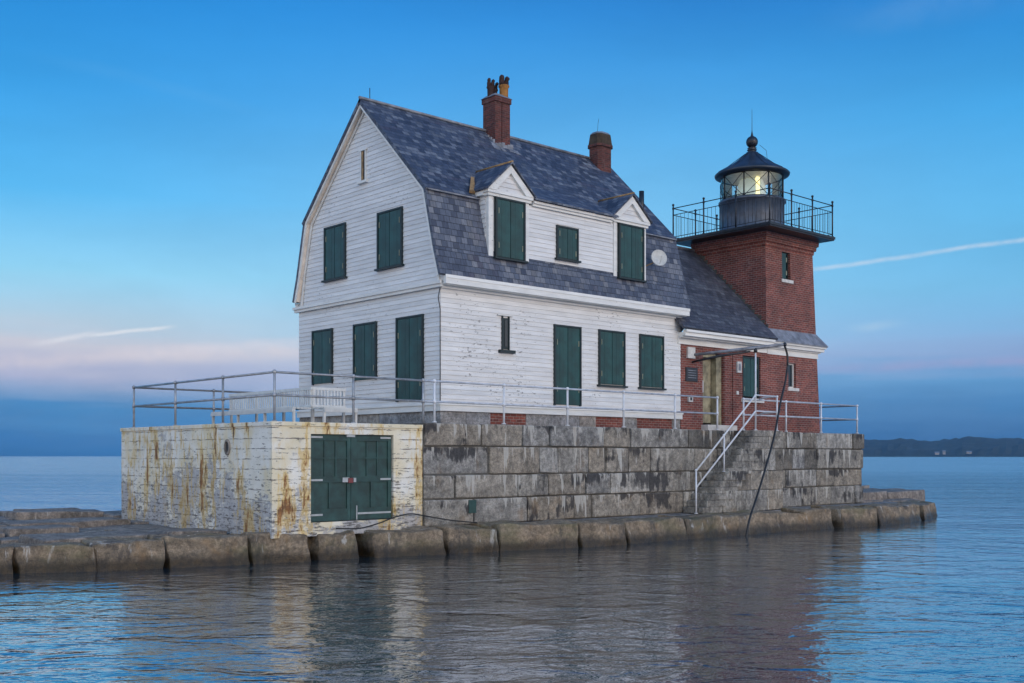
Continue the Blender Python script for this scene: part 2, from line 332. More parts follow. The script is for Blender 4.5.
# ------------------------------------------------------------------ mesh builder
class MB:
    def __init__(s): s.bm=bmesh.new(); s.smooth=False
    def poly(s,pts): 
        vs=[s.bm.verts.new(p) for p in pts]
        try: s.bm.faces.new(vs)
        except Exception: pass
    def box(s,x0,x1,y0,y1,z0,z1,M_=None,ch=0):
        if ch: return s.chbox(x0,x1,y0,y1,z0,z1,ch,M_)
        P=[(x0,y0,z0),(x1,y0,z0),(x1,y1,z0),(x0,y1,z0),(x0,y0,z1),(x1,y0,z1),(x1,y1,z1),(x0,y1,z1)]
        if M_ is not None: P=[M_@Vector(p) for p in P]
        v=[s.bm.verts.new(p) for p in P]
        for f in ((0,3,2,1),(4,5,6,7),(0,1,5,4),(1,2,6,5),(2,3,7,6),(3,0,4,7)): s.bm.faces.new([v[i] for i in f])
    def hexa(s,bot,top):
        v=[s.bm.verts.new(p) for p in list(bot)+list(top)]; k=len(bot)
        s.bm.faces.new(v[:k][::-1]); s.bm.faces.new(v[k:])
        for i in range(k): s.bm.faces.new([v[i],v[(i+1)%k],v[k+(i+1)%k],v[k+i]])
    def chbox(s,x0,x1,y0,y1,z0,z1,c,M_=None,jit=0):
        b=bmesh.new(); bmesh.ops.create_cube(b,size=1)
        for v in b.verts: v.co=Vector(((x0+x1)/2+v.co.x*(x1-x0),(y0+y1)/2+v.co.y*(y1-y0),(z0+z1)/2+v.co.z*(z1-z0)))+Vector((rnd.uniform(-jit,jit),rnd.uniform(-jit,jit),rnd.uniform(-jit,jit)))
        bmesh.ops.bevel(b,geom=list(b.edges),offset=c,segments=2,affect='EDGES',profile=.6)
        if M_ is not None: b.transform(M_)
        s.merge(b)
    def merge(s,b):
        mp={}
        for v in b.verts: mp[v]=s.bm.verts.new(v.co)
        for f in b.faces:
            try: s.bm.faces.new([mp[v] for v in f.verts]).smooth=f.smooth
            except Exception: pass
        b.free()
    def tube(s,pts,r,seg=8,caps=True):
        pts=[Vector(p) for p in pts]; rings=[]
        for i,p in enumerate(pts):
            d=(pts[min(i+1,len(pts)-1)]-pts[max(i-1,0)]).normalized()
            a=d.cross(UP if abs(d.z)<.95 else Vector((1,0,0))).normalized(); b=d.cross(a)
            rr=r[i] if isinstance(r,(list,tuple)) else r
            rings.append([s.bm.verts.new(p+a*rr*math.cos(2*math.pi*k/seg)+b*rr*math.sin(2*math.pi*k/seg)) for k in range(seg)])
        for A,B in zip(rings,rings[1:]):
            for k in range(seg):
                f=s.bm.faces.new([A[k],A[(k+1)%seg],B[(k+1)%seg],B[k]]); f.smooth=True
        if caps: s.bm.faces.new(rings[0][::-1]); s.bm.faces.new(rings[-1])
    def lathe(s,prof,c,seg=32,smooth=True,a0=0):
        cx,cy=c; rings=[]
        for r,z in prof:
            rings.append([s.bm.verts.new((cx+max(r,1e-4)*math.cos(a0+2*math.pi*k/seg),cy+max(r,1e-4)*math.sin(a0+2*math.pi*k/seg),z)) for k in range(seg)])
        for A,B in zip(rings,rings[1:]):
            for k in range(seg):
                f=s.bm.faces.new([A[k],A[(k+1)%seg],B[(k+1)%seg],B[k]]); f.smooth=smooth
    def ball(s,c,r,seg=12):
        s.lathe([(r*math.sin(math.pi*i/8),c[2]-r*math.cos(math.pi*i/8)) for i in range(9)],(c[0],c[1]),seg)
    def build(s,name,mt,parent=None,base=None):
        me=bpy.data.meshes.new(name)
        bmesh.ops.recalc_face_normals(s.bm,faces=list(s.bm.faces))
        uvl=s.bm.loops.layers.uv.new('UVMap')
        for f in s.bm.faces:
            nn=f.normal
            t=UP.cross(nn); t=t.normalized() if t.length>.05 else Vector((1,0,0))
            # keep a stable sign so courses line up over neighbouring faces
            if abs(t.x)>=abs(t.y): t=t if t.x>0 else -t
            else: t=t if t.y>0 else -t
            b=nn.cross(t).normalized()
            if b.z<0 or (abs(b.z)<1e-3 and b.y<0): b=-b
            for l in f.loops: l[uvl].uv=(l.vert.co.dot(t),l.vert.co.dot(b))
        off=Vector(base) if base is not None else (Vector(parent['_base']) if parent is not None and '_base' in parent else Vector((0,0,0)))
        if off.length>0: bmesh.ops.translate(s.bm,verts=list(s.bm.verts),vec=-off)
        s.bm.to_mesh(me); s.bm.free(); me.materials.append(M[mt])
        o=bpy.data.objects.new(name,me); col.objects.link(o)
        if parent is not None:
            o.parent=parent; o['_base']=off[:]
        else: o.location=off; o['_base']=off[:]
        return o
def tag(o,label=None,cat=None,group=None,kind=None):
    if label: o['label']=label
    if cat: o['category']=cat
    if group: o['group']=group
    if kind: o['kind']=kind
    return o
def thing(name,loc,label,cat,group=None):
    o=bpy.data.objects.new(name,None); o.empty_display_size=.3; col.objects.link(o); o.location=loc; o['_base']=tuple(loc)
    return tag(o,label,cat,group)
def one(mb,name,mt,base,label,cat,group=None): return tag(mb.build(name,mt,None,base),label,cat,group)
# parts of parts: the sub-part's local frame is the same base (part sits at its parent's origin)
# ------------------------------------------------------------------ water, far shore
mb=MB(); mb.poly([(-4000,-4000,0),(9000,-4000,0),(9000,9000,0),(-4000,9000,0)]); tag(mb.build('water','water'),'rippled blue grey sea water round the breakwater','water',kind='structure')
from mathutils import noise as mn
mb=MB(); NS,NRR=190,9; rows=[]
for i in range(NS+1):
    px=720+i*(1900-720)/NS; d=(FW+RT*((px-512)/1095)).normalized(); row=[]
    for j in range(NRR+1):
        r=3500+j*90+60*mn.noise((i*.07,0,0)); p=Vector((-12.5,-21.8,0))+d*r
        t=j/NRR; hh=(60+16*mn.noise((i*.05,3,0))+9*mn.noise((i*.19,j*.3,9)))*min(1,.18+1.6*t)+9*mn.noise((i*1.3,j*1.7,2))
        if j==0: hh=-1
        row.append(mb.bm.verts.new((p.x,p.y,hh)))
    rows.append(row)
for a,b in zip(rows,rows[1:]):
    for j in range(NRR): mb.bm.faces.new([a[j],a[j+1],b[j+1],b[j]])
tag(mb.build('hills','shore'),'low wooded shore in blue haze on the horizon','hills',kind='structure')
def shore_house(px,r,wd,ht,label,z0=6):
    d=(FW+RT*((px-512)/1095)).normalized(); p=Vector((-12.5,-21.8,0))+d*r; p.z=z0; s=Vector((d.y,-d.x,0))
    t=thing('shore_house',p,label,'house','pale houses on the far shore')
    mb=MB(); q=lambda a,b,z:p+s*a+d*b+UP*z
    mb.hexa([q(-wd,0,0),q(wd,0,0),q(wd,10,0),q(-wd,10,0)],[q(-wd,0,ht),q(wd,0,ht),q(wd,10,ht),q(-wd,10,ht)]); mb.build('wall','foundation',t)
    mb=MB(); mb.hexa([q(-wd-1,-1,ht+.1),q(wd+1,-1,ht+.1),q(wd+1,11,ht+.1),q(-wd-1,11,ht+.1)],[q(-wd-1,4.5,ht+3.4),q(wd+1,4.5,ht+3.4),q(wd+1,5.5,ht+3.4),q(-wd-1,5.5,ht+3.4)]); mb.build('roof','lead',t)
shore_house(937,3480,6,6,'long white house at the water edge of the far shore, left one')
shore_house(944,3500,4,9,'taller white house beside the long one on the far shore',7)
shore_house(969,3500,7,5,'low pale house on the far shore, rightmost',9)
# ------------------------------------------------------------------ breakwater
FL=[(-18,7.2),(-14,5.2),(-6.5,1.95),(-4.3,1.0),(-2.9,.55),(-1.4,.15),(.3,-.23),(1.6,-.5),(3.4,-.8),(5,-1.2),(7,-1.7),(9,-2.0),(13.6,-2.05),(16.4,-2.0),(19,-2.2),(22,-2.55),(25,-2.3),(27.5,-1.75),(31.2,-.2)]
def front(u):
    for (a,b),(c,d) in zip(FL,FL[1:]):
        if u<=c: return b+(d-b)*(u-a)/(c-a)
    return FL[-1][1]
bw=thing('breakwater',(10,4,0),'breakwater of huge brown granite blocks rising just above the water','breakwater')
def rough_block(pts_bot,pts_top,ch=.07,amp=.045,sub=3,flat=False):
    b=bmesh.new(); v=[b.verts.new(p) for p in pts_bot+pts_top]
    for f in ((3,2,1,0),(4,5,6,7),(0,1,5,4),(1,2,6,5),(2,3,7,6),(3,0,4,7)): b.faces.new([v[i] for i in f])
    bmesh.ops.bevel(b,geom=list(b.edges),offset=ch,segments=2,affect='EDGES',profile=.5)
    bmesh.ops.subdivide_edges(b,edges=[e for e in b.edges if e.calc_length()>.25],cuts=sub,use_grid_fill=True)
    sd=rnd.uniform(0,50)
    for q in b.verts:
        n_=mn.noise_vector(q.co*1.5+Vector((sd,0,0)))*amp*1.5+mn.noise_vector(q.co*5+Vector((sd,3,0)))*amp*.6
        q.co+=n_
    for f in b.faces: f.smooth=not flat
    return b
EB=[(-14.2,-11.9,.5),(-11.8,-9.9,.55),(-9.8,-8.2,.5),(-8.1,-6.6,.55),(-6.5,-5.02,.52),(-4.98,-3.6,.52),(-3.54,-2.3,.58),(-2.2,-.5,.63),(-.42,.88,.63),(1.1,2.15,.6),(2.45,4.3,.62),(4.42,5.75,.60),(5.8,8.1,.66),(8.15,9.75,.62),(9.85,12.4,.60),(12.45,14.8,.60),(14.85,16.9,.60),(16.95,18.4,.58),(18.45,19.75,.62),(20.15,21.9,.64),(22.45,24.2,.62),(24.25,26.0,.6),(26.5,28.6,.58)]
for (a,b_,zt) in EB:
    fa,fb=front(a)+rnd.uniform(-.06,.06),front(b_)+rnd.uniform(-.06,.06); dz_=rnd.uniform(-.05,.05); sl_=rnd.uniform(.12,.3); k=rnd.uniform(-.04,.06)
    bot=[(a+.0,fa,-.9),(b_-.0,fb,-.9),(b_-.0,fb+1.5,-.9),(a+.0,fa+1.5,-.9)]
    k=rnd.choice((.0,.01,.05)); top=[(a+k,fa+sl_+.1,zt+dz_),(b_-k,fb+sl_,zt-dz_),(b_,fb+1.35,zt+.02),(a,fa+1.35,zt+.03)]
    mb=MB(); mb.merge(rough_block([Vector(p) for p in bot],[Vector(p) for p in top],.045,.06,6,True)); o=mb.build('edge_block','edge',bw)
# sloping end stones
for bot,top in [([(28.7,-1.45,-.9),(30.1,-.75,-.9),(30.1,.9,-.9),(28.7,.5,-.9)],[(28.75,-1.0,.56),(29.5,-.7,.52),(29.6,.8,.6),(28.75,.5,.6)]),([(30.15,-.75,-.9),(31.6,.1,-.9),(32.6,1.6,-.9),(30.2,1.3,-.9)],[(29.7,-.55,.55),(30.25,-.2,.5),(30.9,1.1,.55),(29.8,1.1,.6)])]:
    mb=MB(); mb.merge(rough_block([Vector(p) for p in bot],[Vector(p) for p in top],.08,.05)); mb.build('end_block','edge',bw)
# cap slabs: left apron, strip along the platform, right head
def slabs(u0,u1,v0,v1,z,lim=None,dv=(1.0,1.7),du=(1.6,3.2)):
    v=v0
    while v<v1-.2:
        h=min(rnd.uniform(*dv),v1-v); u=u0+rnd.uniform(-.6,0)
        while u<u1-.2:
            w_=min(rnd.uniform(*du),u1-u); uc,vc=u+w_/2,v+h/2
            if v1-v<.2: break
            if lim is None or lim(uc,vc,w_,h):
                zz=z(uc,vc) if callable(z) else z
                zz+=rnd.uniform(-.08,.08); g=.045
                T=[Vector((u+g,v+g,zz+rnd.uniform(-.03,.03))),Vector((u+w_-g,v+g,zz+rnd.uniform(-.03,.03))),Vector((u+w_-g,v+h-g,zz+rnd.uniform(-.03,.03))),Vector((u+g,v+h-g,zz+rnd.uniform(-.03,.03)))]
                B_=[Vector((p.x,p.y,-.4)) for p in T]
                mb=MB(); mb.merge(rough_block(B_,T,.035,.022,3)); mb.build('cap_slab','slab',bw)
            u+=w_
        v+=h
slabs(-16,-.05,.6,11.2,lambda u,v:.6+.03*max(0,v-4),lambda u,v,w_,h:v-h/2>front(u)+.95 and v-h/2>front(u-w_/2)+.6)
slabs(-.05,25.1,8.45,11,.72,None,(1.2,1.4),(3,4.5))
for a in range(0,25,3):   # strip between the edge blocks and the wall
    f=max(front(a),front(a+3))+1.2
    if f<-.1:
        mb=MB(); mb.merge(rough_block([Vector((a,f,-.4)),Vector((a+2.98,f,-.4)),Vector((a+2.98,.1,-.4)),Vector((a,.1,-.4))],[Vector((a,f,.6)),Vector((a+2.98,f,.6)),Vector((a+2.98,.1,.62)),Vector((a,.1,.62))],.04,.02,2)); mb.build('cap_slab','slab',bw)
slabs(25.3,31.5,-1.1,1.0,.64,lambda u,v,w_,h:v-h/2>front(u)+1.0 and u+w_/2<30.6)
slabs(25.3,38,.7,8.4,lambda u,v:.97,lambda u,v,w_,h:(u+w_/2)<30.9+max(0,(v-.1))*.95,(1.3,2.0),(2.2,3.6))
mb=MB(); mb.box(-15,28.5,2.2,11,-1,.4); mb.box(2.6,27,.0,2.3,-1,.42); mb.build('rubble_core','core',bw)
# ------------------------------------------------------------------ granite platform
pf=thing('stone_platform',(4.26,0,.6),'grey block-built granite platform under the house, streaked dark','platform')
Z=[.62,1.30,1.92,2.65,3.25]
def course_wall(axis,fixed,a0,a1,out,wmin,wmax,depth=.35,zs=Z,seed=1):
    wmax+=.3
    r=random.Random(seed); mb=MB()
    for ci,(z0,z1) in enumerate(zip(zs,zs[1:])):
        a=a0; 
        while a<a1-.05:
            w_=r.uniform(wmin,wmax)
            if ci==len(zs)-2: w_*=1.25
            if a1-a-w_<wmin*.6: w_=a1-a
            o=out*r.uniform(.004,.065)+out*(.03 if ci==len(zs)-2 else 0); g=.017
            if axis=='x':
                y0,y1=sorted((fixed+o,fixed-out*depth)); mb.chbox(a+g,a+w_-g,y0,y1,z0+g,z1-g,.042,None,.014)
            else:
                x0,x1=sorted((fixed+o,fixed-out*depth)); mb.chbox(x0,x1,a+g,a+w_-g,z0+g,z1-g,.022,None,.007)
            a+=w_
    return mb
course_wall('x',0.0,4.26,25.2,-1,.7,1.9,seed=5).build('masonry_face','granite',pf)
course_wall('y',25.2,.37,8.25,1,.7,1.8,seed=6).build('masonry_face','granite',pf)
course_wall('x',8.25,4.26,25.2,1,.8,2.0,seed=8).build('masonry_face','granite',pf)
mb=MB(); mb.box(4.27,25.17,.016,8.22,.4,3.22); mb.build('mortar_core','mortar',pf)
mb=MB(); mb.box(4.6,24.8,.38,7.88,3.225,3.245); mb.build('deck','slab',pf)
# teal paint patch on a block
mb=MB(); mb.box(5.70,5.95,-.072,-.02,.92,1.26); mb.build('paint_patch','green',pf)
# ------------------------------------------------------------------ painted boathouse block (left part of the platform)
bk_=thing('concrete_boathouse',(2.1,4.1,.6),'low white painted concrete block with peeling paint, rust streaks and green double doors','boathouse')
gx0,gx1,gz0,gz1=1.01,3.35,.86,2.91
mb=MB()
mb.box(0,gx0,0,.3,.55,3.08); mb.box(gx1,4.24,0,.3,.55,3.08); mb.box(gx0,gx1,0,.3,gz1,3.08); mb.box(gx0,gx1,0,.3,.55,gz0)
mb.box(0,.3,.3,8.25,.55,3.08); mb.box(.3,4.24,7.95,8.25,.55,3.08)
mb.build('wall','bunker',bk_)
mb=MB(); mb.chbox(-.03,4.24,-.03,.4,3.082,3.18,.015); mb.chbox(-.03,.4,.4,8.28,3.082,3.18,.015); mb.chbox(.4,4.24,7.9,8.28,3.082,3.18,.015); mb.build('coping','bunker',bk_)
mb=MB(); mb.box(.3,4.24,.3,7.95,3.0,3.12); mb.build('roof_deck','mortar',bk_)
mb=MB(); mb.box(.35,4.2,.35,7.9,.6,2.98); mb.build('dark_interior','core',bk_)
def gate_leaf(x0,x1,hinge_left):
    mb=MB(); y=.10
    mb.box(x0,x1,y,y+.05,gz0+.02,gz1-.01); zs=[gz0+.02,gz0+.42,1.80,1.92,2.38,2.42,gz1-.14,gz1-.01]
    s=.10
    for a,b in ((x0,x0+s),(x1-s,x1)): mb.box(a,b,y-.035,y-.001,gz0+.02,gz1-.01)
    for a,b in ((gz0+.02,gz0+.30),(1.78,1.92),(gz1-.15,gz1-.01)): mb.box(x0+s+.002,x1-s-.002,y-.033,y-.001,a,b)
    mb.box(x0+s+.002,x1-s-.002,y-.028,y-.001,2.335,2.365)
    wI=(x1-x0-2*s)
    for k in (1,2): xx=x0+s+wI*k/3; mb.box(xx-.018,xx+.018,y-.025,y-.001,1.925,gz1-.155)
    xx=(x0+x1)/2; mb.box(xx-.05,xx+.05,y-.030,y-.001,gz0+.305,1.775)
    o=mb.build('door_leaf','gategreen',bk_); o['label']='dark green panelled boathouse door leaf'
    for z in (gz1-.07,1.84,gz0+.17):
        h=MB(); a=x0+.02 if hinge_left else x1-.33; L=.31
        if (not hinge_left) and z<1.2: a,L=x0+.12,x1-x0-.14
        h.box(a,a+L,y-.05,y-.037,z-.022,z+.022); h.build('strap_hinge','strap',o)
    return o
gm=(gx0+gx1)/2
l1=gate_leaf(gx0+.02,gm-.035,True); l2=gate_leaf(gm+.035,gx1-.02,False)
mb=MB(); mb.box(gm-.03,gm+.03,.055,.12,gz0+.02,gz1-.01); mb.build('meeting_strip','gategreen',bk_)
mb=MB(); mb.box(gm-.28,gm-.09,.03,.06,1.78,1.89); mb.build('hasp','strap',l1)
mb=MB(); mb.chbox(gm-.13,gm-.0,.0,.05,1.76,1.88,.01); mb.build('padlock','red',l1)
mb=MB(); mb.box(gm+.03,gm+.1,.03,.06,1.78,1.88); mb.build('hasp','strap',l2)
mb=MB(); mb.box(gm+.11,gm+.135,.035,.06,gz0+.02,1.22); mb.build('drop_bolt','strap',l2)
mb=MB(); mb.box(gm-.17,gm+.06,.02,.1,gz1-.06,gz1-.005); mb.build('top_latch','strap',bk_)
mb=MB()   # oval vent on the left face
for k in range(20):
    a,b=2*math.pi*k/20,2*math.pi*(k+1)/20
    P=lambda t,r:Vector((0,2.05+.13*r*math.cos(t),2.61+.19*r*math.sin(t)))
    mb.hexa([P(a,1)+Vector((-.002,0,0)),P(b,1)+Vector((-.002,0,0)),P(b,.72)+Vector((-.002,0,0)),P(a,.72)+Vector((-.002,0,0))],[P(a,1)+Vector((-.04,0,0)),P(b,1)+Vector((-.04,0,0)),P(b,.72)+Vector((-.04,0,0)),P(a,.72)+Vector((-.04,0,0))])
v_=mb.build('oval_vent','woodgrey',bk_)
mb=MB(); mb.poly([Vector((-.006,2.05+.1*math.cos(t*.4),2.61+.145*math.sin(t*.4))) for t in range(15)]); mb.build('vent_opening','core',v_)
# ------------------------------------------------------------------ keeper's house
HU0,HU1,HV0,HV1=5.61,15.6,1.0,8.08
hs=thing('keepers_house',(10.6,4.57,3.25),'white clapboard house with slate gambrel roof and dark green shutters','house')
VC=4.45
prof=[(.74,7.20),(.98,7.95),(1.40,9.62),(VC,12.66),(7.50,9.62),(7.92,7.95),(8.16,7.20)]  # outer roof line
def roof_v(z):   # front slope v at height z
    for (a,b),(c,d) in zip(prof,prof[1:4]):
        if b<=z<=d: return a+(c-a)*(z-b)/(d-b)
    return prof[0][0] if z<7.2 else VC
def lap(mb,P,z0,z1,iv,h=.128,o=.019):
    z=z0
    while z<z1-.005:
        zt=min(z+h,z1)
        for (a0,a1),(b0,b1) in iv(z,zt):
            if a1-a0<.03: continue
            q=[P(a0,o,z),P(a1,o,z),P(max(b1,b0+.01),.004,zt),P(b0,.004,zt)]
            mb.poly(q); mb.poly([P(a0,0,z),P(a1,0,z),P(a1,o,z),P(a0,o,z)])
            mb.poly([P(a0,0,z),P(a0,o,z),P(b0,.004,zt)]); mb.poly([P(a1,0,z),P(a1,o,z),P(max(b1,b0+.01),.004,zt)])
        z=zt
Pf=lambda a,o,z:Vector((a,HV0-o,z)); Pl=lambda a,o,z:Vector((HU0-o,a,z)); Pr=lambda a,o,z:Vector((HU1+o,a,z)); Pb=lambda a,o,z:Vector((a,HV1+o,z))
full=lambda a,b:(lambda z,zt:[((a,b),(a,b))])
mb=MB(); lap(mb,Pf,3.80,6.98,full(HU0,HU1)); mb.box(HU0+.01,HU1-.01,HV0+.003,HV0+.15,3.6,7.2); mb.build('wall','siding',hs)['label']='long front clapboard wall'
mb=MB(); lap(mb,Pb,3.80,6.98,full(HU0,HU1)); mb.box(HU0+.16,HU1-.16,HV1-.15,HV1-.003,3.6,7.2); mb.build('wall','siding',hs)
mb=MB(); lap(mb,Pl,3.80,6.86,full(HV0,HV1)); mb.box(HU0+.003,HU0+.15,HV0+.16,HV1-.003,3.6,7.0); mb.build('wall','siding',hs)
mb=MB(); lap(mb,Pr,3.80,6.98,full(HV0,HV1)); mb.box(HU1-.15,HU1-.003,HV0+.16,HV1-.16,3.6,7.0); mb.build('wall','siding',hs)
def gab(z,zt):
    def e(zz):
        zz=min(max(zz,7.2),12.45); v=roof_v(zz)+.10; return (v,2*VC-v)
    return [(e(z),e(zt))]
for P_,x0,x1 in ((Pl,HU0+.003,HU0+.12),(Pr,HU1-.12,HU1-.003)):
    mb=MB(); lap(mb,P_,7.05,12.4,gab)
    pr=[(roof_v(z)+.14,z) for z in (7.2,7.95,9.55,12.35)]; ring=[(pr[0][0],7.0)]+pr+[(2*VC-v,z) for v,z in pr[::-1]]+[(2*VC-pr[0][0],7.0)]
    mb.hexa([Vector((x0,v,z)) for v,z in ring],[Vector((x1,v,z)) for v,z in ring]); mb.build('gable_wall','siding',hs)
mb=MB(); mb.box(HU0+.2,HU1-.2,HV0+.2,HV1-.2,3.3,7.2); mb.hexa([Vector((HU0+.2,HV0+.25,7.2)),Vector((HU1-.2,HV0+.25,7.2)),Vector((HU1-.2,HV1-.25,7.2)),Vector((HU0+.2,HV1-.25,7.2))],[Vector((HU0+.2,1.8,9.5)),Vector((HU1-.2,1.8,9.5)),Vector((HU1-.2,7.3,9.5)),Vector((HU0+.2,7.3,9.5))]); mb.build('interior','core',hs)
# water table, belt band, front cornice
mb=MB()
mb.box(HU0-.05,HU1+.05,HV0-.055,HV0-.001,3.60,3.795); mb.box(HU0-.055,HU0-.001,HV0+.001,HV1+.05,3.60,3.795)
mb.box(HU0-.07,HU1+.07,HV0-.085,HV0-.057,3.76,3.80); mb.box(HU0-.085,HU0-.057,HV0-.05,HV1+.07,3.76,3.80); mb.build('water_table','trim',hs)
mb=MB(); mb.box(HU0-.09,HU0-.001,HV0-.12,HV1+.15,6.88,7.02); mb.box(HU0-.13,HU0-.092,HV0-.16,HV1+.19,6.965,7.045); mb.build('belt_band','trim',hs)
for s in (0,1):
    f=(lambda y:y) if s==0 else (lambda y:2*VC-y)
    mb=MB()
    for x0,x1,y0,y1,z0,z1 in ((HU0-.02,HU1+.06,.76,.998,6.93,6.985),(HU0-.06,HU1+.10,.69,.80,6.95,7.155),(HU0-.07,HU1+.11,.675,.70,7.10,7.185),(HU0-.01,HU1+.02,.93,.997,6.86,6.925)):
        ya,yb=sorted((f(y0),f(y1))); mb.box(x0,x1,ya,yb,z0,z1)
    mb.build('cornice','trim',hs)
# roof: lower and upper slopes
RU0,RU1=5.40,15.84
def slab_roof(mb,a,b,u0,u1,th=.09):
    (v0,z0),(v1,z1)=a,b; d=Vector((0,v1-v0,z1-z0)).normalized(); nn=Vector((0,-d.z,d.y)); 
    if nn.z<0: nn=-nn
    t=nn*th
    T=[Vector((u0,v0,z0)),Vector((u1,v0,z0)),Vector((u1,v1,z1)),Vector((u0,v1,z1))]
    mb.hexa([p-t for p in T],T)
mb=MB(); slab_roof(mb,prof[0],prof[1],RU0,RU1); slab_roof(mb,prof[1],prof[2],RU0,RU1)
mb.build('lower_roof_slope','slate_low',hs)
mb=MB(); slab_roof(mb,prof[5],prof[4],RU0,RU1); slab_roof(mb,prof[6],prof[5],RU0,RU1); mb.build('lower_roof_slope','slate_low',hs)
kn=(1.33,9.56)
mb=MB(); slab_roof(mb,kn,prof[3],RU0-.02,RU1+.02,.1); mb.build('upper_roof_slope','slate_up',hs)
mb=MB(); slab_roof(mb,(2*VC-kn[0],kn[1]),prof[3],RU0-.02,RU1+.02,.1); mb.build('upper_roof_slope','slate_up',hs)
mb=MB(); mb.tube([(RU0-.02,VC,12.70),(RU1+.02,VC,12.70)],.045,6); mb.build('ridge_cap','lead',hs)
mb=MB(); mb.box(RU0+.05,RU1-.05,kn[0]-.035,kn[0]+.05,kn[1]-.05,kn[1]-.012); mb.build('knee_flashing','lead',hs)
# rake boards and soffits of the gable ends
def rake(u_out,u_in,name='rake_board'):
    mb=MB(); pr=[(.74,7.20),(.98,7.95),(1.40,9.62),(VC,12.66)]
    def off(pts,d):
        out=[]
        for i,p in enumerate(pts):
            a=pts[max(i-1,0)]; b=pts[min(i+1,len(pts)-1)]
            t=Vector((b[0]-a[0],b[1]-a[1])).normalized()
            if i==len(pts)-1: t=Vector((p[0]-a[0],p[1]-a[1])).normalized(); k=d/ t.y if t.y else d; out.append((p[0],p[1]-d/t.x)); continue
            out.append((p[0]+t.y*d,p[1]-t.x*d))
        return out
    A=off(pr,.095); B=off(pr,.17)
    for f in ((lambda v:v),(lambda v:2*VC-v)):
        for i in range(3):
            a,b,c,d=A[i],A[i+1],B[i+1],B[i]
            mb.hexa([Vector((u_in,f(q[0]),q[1])) for q in (a,b,c,d)],[Vector((u_out,f(q[0]),q[1])) for q in (a,b,c,d)])
    return mb.build(name,'trim',hs)
rake(RU0+.01,RU0+.05); rake(RU1-.01,RU1-.05)
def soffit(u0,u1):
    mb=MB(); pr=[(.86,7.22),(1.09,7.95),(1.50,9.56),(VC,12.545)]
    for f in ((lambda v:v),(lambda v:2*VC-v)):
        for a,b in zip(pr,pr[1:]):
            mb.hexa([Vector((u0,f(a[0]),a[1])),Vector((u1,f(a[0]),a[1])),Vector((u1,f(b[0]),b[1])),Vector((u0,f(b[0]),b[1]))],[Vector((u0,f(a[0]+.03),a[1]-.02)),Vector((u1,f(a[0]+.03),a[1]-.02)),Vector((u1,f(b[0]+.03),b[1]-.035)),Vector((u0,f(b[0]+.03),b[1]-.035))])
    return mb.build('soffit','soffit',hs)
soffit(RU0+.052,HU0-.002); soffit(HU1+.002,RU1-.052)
# inner rake frieze against the siding
mb=MB()
for f in ((lambda v:v),(lambda v:2*VC-v)):
    pr=[(.98,7.06),(1.13,7.95),(1.56,9.53),(VC,12.43)]; qr=[(1.07,7.06),(1.22,7.94),(1.65,9.49),(VC,12.32)]
    for i in range(3): mb.hexa([Vector((HU0-.028,f(q[0]),q[1])) for q in (pr[i],pr[i+1],qr[i+1],qr[i])],[Vector((HU0-.055,f(q[0]),q[1])) for q in (pr[i],pr[i+1],qr[i+1],qr[i])])
mb.build('rake_frieze','trim',hs)
# foundation
r2=random.Random(3)
for (a,b) in ((HU0,7.38),(8.72,11.60),(12.88,13.48),(15.2,HU1)):
    x=a; mb=MB()
    while x<b-.05:
        w_=min(r2.uniform(.7,1.5),b-x); w_=b-x if b-x-w_<.4 else w_; mb.chbox(x+.006,x+w_-.006,HV0+.0,HV0+.3,3.24,3.597,.012); x+=w_
    mb.build('foundation','foundation',hs)
mb=MB()
y=HV0+.31
while y<HV1-.1: w_=min(r2.uniform(.8,1.6),HV1-y); mb.chbox(HU0,HU0+.3,y+.006,y+w_-.006,3.24,3.597,.012); y+=w_
mb.build('foundation','foundation',hs)
for a,b in ((7.38,8.72),(11.60,12.88),(13.48,15.2)):
    mb=MB(); mb.box(a,b,HV0+.02,HV0+.3,3.24,3.597); mb.build('brick_infill','brick',hs)
# shutters
def shutter(P,a0,a1,z0,z1,parent,leaves=2,sill=True,face_out=.03,label=None,hood=True):
    """closed board shutters on a wall: P(a,out,z)"""
    a0+=.045; a1-=.045; z1-=.04
    bx=lambda m,x0,x1,o0,o1,zz0,zz1: m.hexa([P(x0,o0,zz0),P(x1,o0,zz0),P(x1,o1,zz0),P(x0,o1,zz0)],[P(x0,o0,zz1),P(x1,o0,zz1),P(x1,o1,zz1),P(x0,o1,zz1)])
    f=MB(); fw=.055
    bx(f,a0-fw,a0,.0,.075,z0-.02,z1+fw); bx(f,a1,a1+fw,.0,.075,z0-.02,z1+fw); bx(f,a0,a1,.0,.073,z1+.002,z1+fw-.002)
    bx(f,a0,a1,.0,.02,z0,z1)
    if sill: bx(f,a0-.11,a1+.11,.0,.125,z0-.075,z0-.022)
    o=f.build('shutter_frame','darkgreen',parent)
    L=(a1-a0)/leaves; 
    for k in range(leaves):
        x0=a0+k*L+.008; x1=x0+L-.016; m=MB(); nb=max(2,round((x1-x0)/.19)); bwid=(x1-x0)/nb
        for j in range(nb): bx(m,x0+j*bwid+.0015,x0+(j+1)*bwid-.0015,.022,.052+.002*(j%2),z0+.006,z1-.006)
        lf=m.build('shutter','green',o); 
        hx=x0+.05 if k==0 else x1-.05
        for zz in (z0+.2*(z1-z0),z1-.2*(z1-z0)):
            h=MB(); bx(h,hx-.010,hx+.010,.056,.070,zz-.08,zz+.08); h.build('hinge','hinge',o)
    return o
# front wall ground floor
shutter(Pf,9.80,10.90,3.90,6.22,hs,2,False)
shutter(Pf,11.69,12.85,4.58,6.22,hs); shutter(Pf,13.56,14.70,4.58,6.22,hs)
